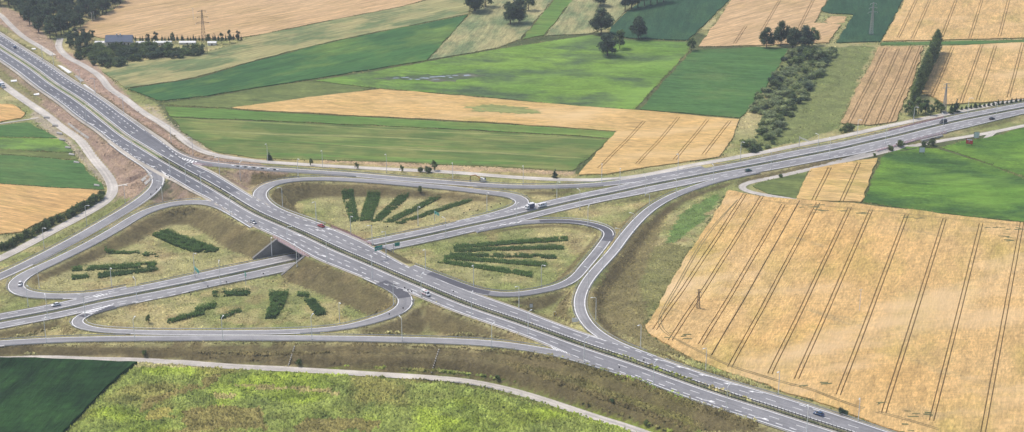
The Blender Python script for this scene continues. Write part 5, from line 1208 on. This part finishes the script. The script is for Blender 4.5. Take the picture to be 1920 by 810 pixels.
C_(475,418,'An',1,'car_silver','silver car on the diagonal highway just left of the bridge','hatch'); C_(602,425,'Af',-1,'car_red','red car on the diagonal highway behind the bridge'); t = C_(798,553,'An',1,'car_white','white van with red stripe near the lower loop exit','van')
MB().box(-2.4, 1.2, -.985, -.97, .75, .95).build('stripe', 'sign_red', t); MB().box(-2.4, 1.2, .97, .985, .75, .95).build('stripe', 'sign_red', t); MB().box(.2, .5, -.7, .7, 2.36, 2.5).build('roof_light_bar', 'sign_red', t)
C_(1016,388,'Bf',-1,'car_white','white van driving right behind the lorry','van'); C_(1403,321,'Bn',1,'car_green','dark green estate car on the right part of the crossing highway'); C_(1768,231,'Bf',-1,'car_dark','dark people carrier on the upper right highway far lane','van'); C_(1860,224,'Bn',1,'car_dark','dark car on the upper right highway near lane','hatch'); C_(1535,778,'Af',-1,'car_blue','dark blue saloon car on the highway at bottom right')
def lorry(p, ang, cabm, boxm, label, L=6.5):
    t = empty('lorry', p, ang, label, 'lorry', 'vehicles', .86)
    v, f = loft([[(x, -1.2, .6), (x, 1.2, .6), (x, 1.18, b), (x, -1.18, b)] for x, b in ((L/2+.1, 2.9), (L/2+1.5, 2.8), (L/2+2.0, 1.7), (L/2+2.1, .9))]); obj('cab', v, f, cabm, t)
    MB().add([(L/2+1.56,-1.0,2.62),(L/2+1.56,1.0,2.62),(L/2+2.03,1.02,1.75),(L/2+2.03,-1.02,1.75)], [(0,1,2,3)]).build('windscreen', 'car_glass', t)
    for s in (-1, 1): MB().box(L/2+.7, L/2+1.5, s*1.2-.02, s*1.2+.02, 1.75, 2.5).build('side_window', 'car_glass', t); MB().box(L/2+2.05, L/2+2.14, s*.85-.2, s*.85+.2, .95, 1.15).build('headlight', 'headlight', t)
    MB().box(-L/2, L/2, -1.25, 1.25, 1.05, 3.6).build('cargo_box', boxm, t); MB().box(-L/2-.02, L/2+.02, -1.27, 1.27, 3.58, 3.68).build('cargo_roof', 'car_white', t); MB().box(-L/2, L/2+1.8, -.5, .5, .6, 1.05).build('chassis', 'dark_steel', t)
    wheels(t, (-L/2+1.0, L/2+1.1), 1.2, .48, .35); return t
p, a = on_road(996, 391, 'Bf', -1); lorry(p, a, 'car_white', 'tarp', 'lorry with white cab and dark blue cargo box on the crossing highway', 3.9)
p, a = on_road(4, 163, 'S4', 1); lorry(p, a, 'car_white', 'truck_blue', 'blue lorry on the service road at the left edge', 4.5)
# excavator
p = G(905, 341); t = empty('excavator', p, pi+.1, 'white and orange excavator working on the verge of the upper slip road', 'excavator')
for s in (-1, 1):
    b = MB(); b.prism([(-1.7,.0),(1.7,.0),(1.7,.5),(-1.7,.5)], .0, .75); b.v = [(x, s*1.0+(y-.25), z) for x, y, z in b.v]; b.build('crawler_track', 'tyre', t)
MB().box(-1.9, 1.2, -1.3, 1.3, .85, 1.9).build('upper_body', 'car_white', t); MB().box(-1.9, -1.0, -1.3, 1.3, 1.9, 2.3).build('engine_cover', 'dark_steel', t); c = MB().box(.0, 1.3, .2, 1.25, 1.9, 3.0).build('cab', 'car_white', t); MB().box(1.28, 1.33, .3, 1.15, 2.0, 2.9).build('window', 'car_glass', c)
MB().bar((1.1,-.3,1.8), (4.0,-.3,4.2), .28, .25).bar((4.0,-.3,4.2), (6.8,-.3,3.9), .25, .2).build('boom', 'orange', t); MB().bar((6.8,-.3,3.9), (7.1,-.3,1.2), .22, .16).build('stick', 'sign_back', t); MB().box(6.6, 7.5, -.8, .3, .3, 1.3).build('bucket', 'sign_back', t)

# ------------------------------------------------------------------ signs and billboards
def face_cam(p): return atan2(-p[1], -p[0])+pi/2       # panel normal (-Y local) towards the viewer's side of the place
def chevron(x, y, label, h=1.2, wd=.3, mat='sign_back'):
    p = G(x, y); t = empty('marker_sign', p, face_cam(p)+random.uniform(-.4, .4), label, 'sign', 'dark marker signs'); MB().bar((0,0,-.3), (0,0,h), .05, n=6).build('post', 'galvanised', t); MB().box(-wd, wd, -.06, -.02, h*.5, h+.15).build('panel', mat, t)
for nm, L in {'on the outer kerb of the lower loop bend': [(759,543),(765,547),(772,550),(774,568),(756,581),(730,592)], 'inside the fork at upper left': [(313,330),(318,335),(309,343),(303,351),(294,358),(283,367)], 'on the median of the diagonal highway': [(372,332),(414,356),(337,317),(806,559),(850,550),(1161,692),(1207,679)], 'along the verge below the crossing highway at left': [(355,552),(390,540),(425,532),(494,516),(512,531),(358,555)], 'on the far verge inside the upper loop': [(870,402),(881,396),(896,397),(921,391),(938,385),(697,426),(727,428)]}.items():
    for i, (x, y) in enumerate(sorted(L)): chevron(x, y, 'dark marker sign, %s from left %s' % (ORD[i], nm))
def board(x, y, wpx, hpx, mat, label, legs=2, lift=1.2, turn=0.0, name='billboard', frame=None):
    p = G(x, y); s = FPX/(p[1]*_cp-(p[2]-HC)*_sp); wd = wpx/s; h = hpx/s/.93; t = empty(name, p, face_cam(p)+turn, label, 'sign' if name != 'billboard' else 'billboard')
    for k in (np.linspace(-.35, .35, legs) if legs > 1 else (0,)): MB().bar((k*wd, 0, -.4), (k*wd, 0, lift+h*.9), .12, n=6).build('leg', 'dark_steel', t)
    MB().box(-wd/2, wd/2, -.22, -.1, lift, lift+h).build('panel', mat, t)
    for (a, b, c, d) in ((-wd/2-.12, -wd/2, lift-.1, lift+h+.1), (wd/2, wd/2+.12, lift-.1, lift+h+.1), (-wd/2, wd/2, lift-.12, lift-.005), (-wd/2, wd/2, lift+h+.005, lift+h+.12)): MB().box(a, b, -.26, -.06, c, d).build('frame', frame or 'dark_steel', t)
    return t, wd, h, lift
board(1728,289,10,9,'sign_white','white billboard in the green meadow near the highway',2,1.2,.2)
t, wd, h, lf = board(1817,273,12,9,'sign_red','red billboard in the right meadow',2,1.2,-.1); MB().box(-wd*.42, wd*.42, -.26, -.23, lf+h*.72, lf+h*.93).build('pale_band', 'sign_white', t); MB().box(-wd*.16, wd*.1, -.26, -.23, lf+h*.3, lf+h*.6).build('picture', 'rail_pink', t)
board(1830,262,10,11,'sign_white','white billboard behind the red one beside the side road',2,1.2,.5)
board(1078,607,11,7,'sign_white','white sign board in the fork of the right slip road',2,1.0,.1,'road_sign','galvanised'); t, wd, h, lf = board(996,580,6,7,'sign_white','small white square sign on the verge beside the diagonal highway',1,1.0,0,'road_sign','sign_back')
board(1040,592,3,6,'yellow','small yellow sign on the grass in the right fork',1,.3,0,'road_sign','galvanised')
def cantilever(x, y, ang, label, h=6.5, reach=6.0, panels=((1.2, 5.6, 3.2),)):
    p = G(x, y); t = empty('direction_sign', p, ang, label, 'sign'); MB().bar((0,0,-.4), (0,0,h+.3), .2, .16, 8).build('pole', 'galvanised', t); b = MB()
    for zz in (h-.6, h): b.bar((0,0,zz), (reach,0,zz), .10)
    for k in range(7): b.bar((reach*k/7,0,h-.6 if k % 2 else h), (reach*(k+1)/7,0,h if k % 2 else h-.6), .06)
    b.build('arm', 'galvanised', t)
    for (x0, x1, ph) in panels:
        q_ = MB().box(x0, x1, -.32, -.2, h-.3-ph/2, h-.3+ph/2).build('panel', 'sign_green', t); e = MB(); z0, z1 = h-.3-ph/2+.12, h-.3+ph/2-.12
        for (a, b_, c, d) in ((x0+.12, x1-.12, z0, z0+.08), (x0+.12, x1-.12, z1-.08, z1), (x0+.12, x0+.2, z0+.08, z1-.08), (x1-.2, x1-.12, z0+.08, z1-.08)): e.box(a, b_, -.34, -.325, c, d)
        e.build('border', 'sign_white', q_)
    return t
aA = atan2(*(nA[len(nA)//2][::-1])); aB = atan2(*(nB[len(nB)//2][::-1]))
cantilever(724, 484, aA+pi, 'green direction sign on a cantilever pole beside the bridge', 6.5, 6.5, ((1.8, 6.3, 2.2),))
cantilever(738, 474, aA-.15, 'second green direction sign beyond the bridge end', 4.6, 3.5, ((.6, 3.4, 2.0),))
cantilever(366, 521, aB+pi, 'teal direction sign over the crossing highway left of the bridge', 6.0, 7.5, ((.8, 3.4, 2.0), (4.0, 7.2, 2.2)))
cantilever(461, 533, aB+pi*.96, 'narrow green direction sign edge-on by the lower loop field', 6.0, 2.5, ((.3, 2.3, 2.4),)); cantilever(815, 416, aB-pi*.97, 'grey gantry sign beside the crossing highway right of the bridge', 6.0, 5.0, ((.6, 2.6, 1.8), (3.0, 4.8, 1.8))); cantilever(1498, 276, aB+pi, 'gantry frame over the far carriageway at the willow belt', 6.5, 9.0, ())
# ------------------------------------------------------------------ pylons and poles
def pylon(x, y, hpx, label, mat='dark_steel', arms=3, wide=.13, name='pylon'):
    p = G(x, y); h = hpx/scale_px(p); t = empty(name, p, .2, label, 'pylon'); b = MB(); W0 = h*wide/2; th = .09 if h > 15 else .07
    def wz(z): return W0*(1-z/h*.88)
    lv = [0]
    while lv[-1] < h*.97: lv.append(min(h, lv[-1]+max(1.2, wz(lv[-1])*1.9)))
    leg = MB(); br = MB()
    for a, c in zip(lv[:-1], lv[1:]):
        wa, wc = wz(a), wz(c); A_ = [(-wa,-wa,a),(wa,-wa,a),(wa,wa,a),(-wa,wa,a)]; C2 = [(-wc,-wc,c),(wc,-wc,c),(wc,wc,c),(-wc,wc,c)]
        for k in range(4): leg.bar(A_[k], C2[k], th*1.3); br.bar(A_[k], C2[(k+1) % 4], th*.7); br.bar(A_[(k+1) % 4], C2[k], th*.7); br.bar(C2[k], C2[(k+1) % 4], th*.6)
    leg.build('leg', mat, t); br.build('bracing', mat, t); MB().box(-W0-.4, W0+.4, -W0-.4, W0+.4, -.5, .25).build('footing', 'concrete', t)
    for k in range(arms):
        z = h*(.97-.13*k); L = h*(.10+.025*k); r = MB()
        for s in (-1, 1): r.bar((0,0,z), (s*L,0,z), th*1.2); r.bar((0,0,z+h*.035), (s*L,0,z), th)
        r.build('crossarm', mat, t)
        for s in (-1, 1): MB().bar((s*L,0,z), (s*L,0,z-h*.04), .09, n=5).build('insulator', 'lamp_grey', t)
    return t
pylon(384,101,78,'tall lattice power pylon behind the house thicket','dark_steel'); pylon(1633,66,58,'pale lattice pylon in the dark green field at top right','steel',3,.10); pylon(1770,210,52,'lattice pylon standing behind the thicket by the highway','steel',2,.11)
pylon(1309,580,38,'weathered lattice mast standing on its own in the big wheat field','wood',2,.16,'lattice_mast')
def pole(x, y, hpx, label, mat='lamp_grey'):
    p = G(x, y); h = hpx/scale_px(p); t = empty('power_pole', p, 0, label, 'pole'); MB().bar((0,0,-.4), (0,0,h), .16, .1, 7).build('shaft', mat, t); MB().bar((-.8,0,h-.5), (.8,0,h-.5), .07).build('crossarm', mat, t)
    for s in (-.7, .7): MB().bar((s,0,h-.5), (s,0,h-.15), .06, n=5).build('insulator', 'lamp_glass', t)
pole(1611,584,43,'thin pale power pole in the middle of the big wheat field'); pole(173,42,18,'left pole of the pale pair at the wood edge'); pole(177,39,17,'right pole of the pale pair at the wood edge'); pole(363,38,22,'faint pole in the far wheat field left of the pylon'); pole(402,74,12,'dark pole right of the tall pylon','bark')

# ------------------------------------------------------------------ house, sheds
p = G(225, 84); s = FPX/(p[1]*_cp-(p[2]-HC)*_sp); L = 49/s; hw_ = 4.6
t = empty('house', p, .03, 'house with slate blue gable roof among trees at upper left', 'house')
MB().box(-L/2+.3, L/2-.3, -hw_+.4, hw_-.4, -.3, 3.6).build('wall', 'render_white', t)
for x in (-L/2+.32, L/2-.55): MB().add([(x,-hw_+.4,3.6),(x,hw_-.4,3.6),(x,0,7.0),(x+.23,-hw_+.4,3.6),(x+.23,hw_-.4,3.6),(x+.23,0,7.0)], [(0,1,2),(3,5,4),(0,2,5,3),(1,4,5,2),(0,3,4,1)]).build('gable', 'render_white', t)
for sg in (-1, 1): r_ = MB().add([(-L/2-.4,sg*(hw_+.5),3.2),(L/2+.4,sg*(hw_+.5),3.2),(L/2+.4,0,7.3),(-L/2-.4,0,7.3),(-L/2-.4,sg*(hw_+.5),3.45),(L/2+.4,sg*(hw_+.5),3.45),(L/2+.4,0,7.55),(-L/2-.4,0,7.55)], [(0,1,2,3),(4,5,6,7),(0,1,5,4),(1,2,6,5),(2,3,7,6),(3,0,4,7)]).build('roof', 'roof_slate', t)
for x in (1.0, -1.5): MB().box(x-.4, x+.4, -.9, -.2, 6.6, 8.6).build('chimney', 'render_white', t)
for x in np.linspace(-L/2+2.5, L/2-2.5, 6): w_ = MB().box(x-.7, x+.7, -hw_+.33, -hw_+.42, 1.0, 2.5).build('window', 'sign_white', t); MB().box(x-.6, x+.6, -hw_+.30, -hw_+.335, 1.1, 2.4).build('pane', 'car_glass', w_)
MB().box(-.6, .6, -hw_+.32, -hw_+.41, -.1, 2.2).build('door', 'wood', t)
for (x, y, w_, h, lab) in [(305,84,34,2.2,'long white shed right of the house'),(268,84,24,2.0,'white low shed close to the house gable'),(352,82,30,1.4,'thin white garden shed near the pylon'),(398,84,16,2.0,'small white tunnel shed at the foot of the pylon'),(190,84,22,2.2,'white garage left of the house')]:
    p = G(x, y); s = FPX/(p[1]*_cp-(p[2]-HC)*_sp); L = w_/s; t = empty('shed', p, .02, lab, 'shed'); MB().box(-L/2, L/2, -2, 2, -.3, h).build('wall', 'render_white', t); MB().add([(-L/2-.2,-2.2,h-.02),(L/2+.2,-2.2,h-.02),(L/2+.2,2.2,h-.02),(-L/2-.2,2.2,h-.02),(-L/2-.2,0,h+.8),(L/2+.2,0,h+.8)], [(0,1,5,4),(2,3,4,5),(0,4,3),(1,2,5),(0,3,2,1)]).build('roof', 'sign_white', t); MB().box(-.6, .6, -2.06, -1.99, -.1, 1.3).build('door', 'wood', t)
# culvert walls and slabs of the works at upper left
def slab(pl, h, mat, name, label, cat='slab'):
    W = [G(x, y) for x, y in pl]; c = np.mean(W, axis=0); t = empty(name, (c[0], c[1], c[2]), 0, label, cat); n = len(W); v = [(q_[0]-c[0], q_[1]-c[1], q_[2]-c[2]-.1) for q_ in W]+[(q_[0]-c[0], q_[1]-c[1], q_[2]-c[2]+h) for q_ in W]
    obj('block', v, [list(range(n))[::-1], list(range(n, 2*n))]+[(i, (i+1) % n, n+(i+1) % n, n+i) for i in range(n)], mat, t)
slab([(264,338),(283,324),(285,327),(268,342)], .5, 'concrete', 'culvert_wall', 'upper concrete wall of the culvert mouth left of the fork'); slab([(270,344),(286,331),(288,334),(274,348)], .5, 'concrete', 'culvert_wall', 'lower concrete wall of the culvert mouth left of the fork')
for i, pl in enumerate([[(108,123),(116,124),(135,136),(128,138)],[(139,143),(144,142),(158,152),(152,154)],[(156,159),(160,159),(178,172),(173,173)],[(20,151),(31,150),(32,153),(21,154)],[(63,177),(73,175),(74,178),(64,179)],[(59,91),(67,91),(67,93),(60,93)]]): slab(pl, .35, 'sign_white' if i != 1 else 'concrete', 'ground_sheet', 'pale slab on the highway verge at upper left, %s along' % ORD[i])
for i, (x, y) in enumerate([(84,220),(100,235),(108,250),(113,262),(124,277),(131,290),(140,305),(178,348)]): slab([(x-1,y-1),(x+9,y+1),(x+8,y+3),(x-2,y+2)], .9, 'concrete', 'drain_wall', 'stubby concrete drain wall beside the left service road, %s from the top' % ORD[i], 'wall')
# bank drains: concrete stairs down the brown bank
for (a, b, lab) in [((553,646),(541,684),'left concrete drain channel down the brown bank'),((824,651),(809,697),'right concrete drain channel down the brown bank')]:
    pts = [G(a[0]+(b[0]-a[0])*t_, a[1]+(b[1]-a[1])*t_) for t_ in np.linspace(0, 1, 12)]; t = empty('drain_channel', pts[-1], 0, lab, 'drain'); m_ = MB()
    for q_ in pts[1:]: m_.box(q_[0]-pts[-1][0]-.22, q_[0]-pts[-1][0]+.22, q_[1]-pts[-1][1]-.7, q_[1]-pts[-1][1]+.7, q_[2]-pts[-1][2]-.2, q_[2]-pts[-1][2]+.06)
    m_.build('steps', 'concrete', t)
# stacked material and barriers on the upper works road
for i, x in enumerate((437,446,452,460,468,476,484,492,503,515,520)):
    p = G(x, 312+(x-437)*.09); t = empty('material_stack', p, .1, 'stack of building material on the upper slip road, %s from the left' % ORD[i], 'stack'); m_ = 'dark_steel' if i % 2 else 'sign_white'
    for k in range(2): MB().box(-.8+.1*k, .8-.15*k, -.5, .5, .0+.32*k, .32+.32*k-.03).build('bundle', m_, t)

# ------------------------------------------------------------------ haze: the air between
hz = MB().box(-30000, 30000, -9000, 40000, -6, 335).build('haze', None); tag(hz, 'thin pale summer haze over the land', 'haze', kind='stuff')
m = bpy.data.materials.new('haze'); m.use_nodes = True; n_ = m.node_tree.nodes; n_.clear(); o_ = n_.new('ShaderNodeOutputMaterial'); v_ = n_.new('ShaderNodeVolumePrincipled')
v_.inputs['Color'].default_value = (.82, .90, 1.0, 1); v_.inputs['Density'].default_value = HAZE; v_.inputs['Anisotropy'].default_value = .2
m.node_tree.links.new(v_.outputs[0], o_.inputs['Volume']); hz.data.materials.append(m)
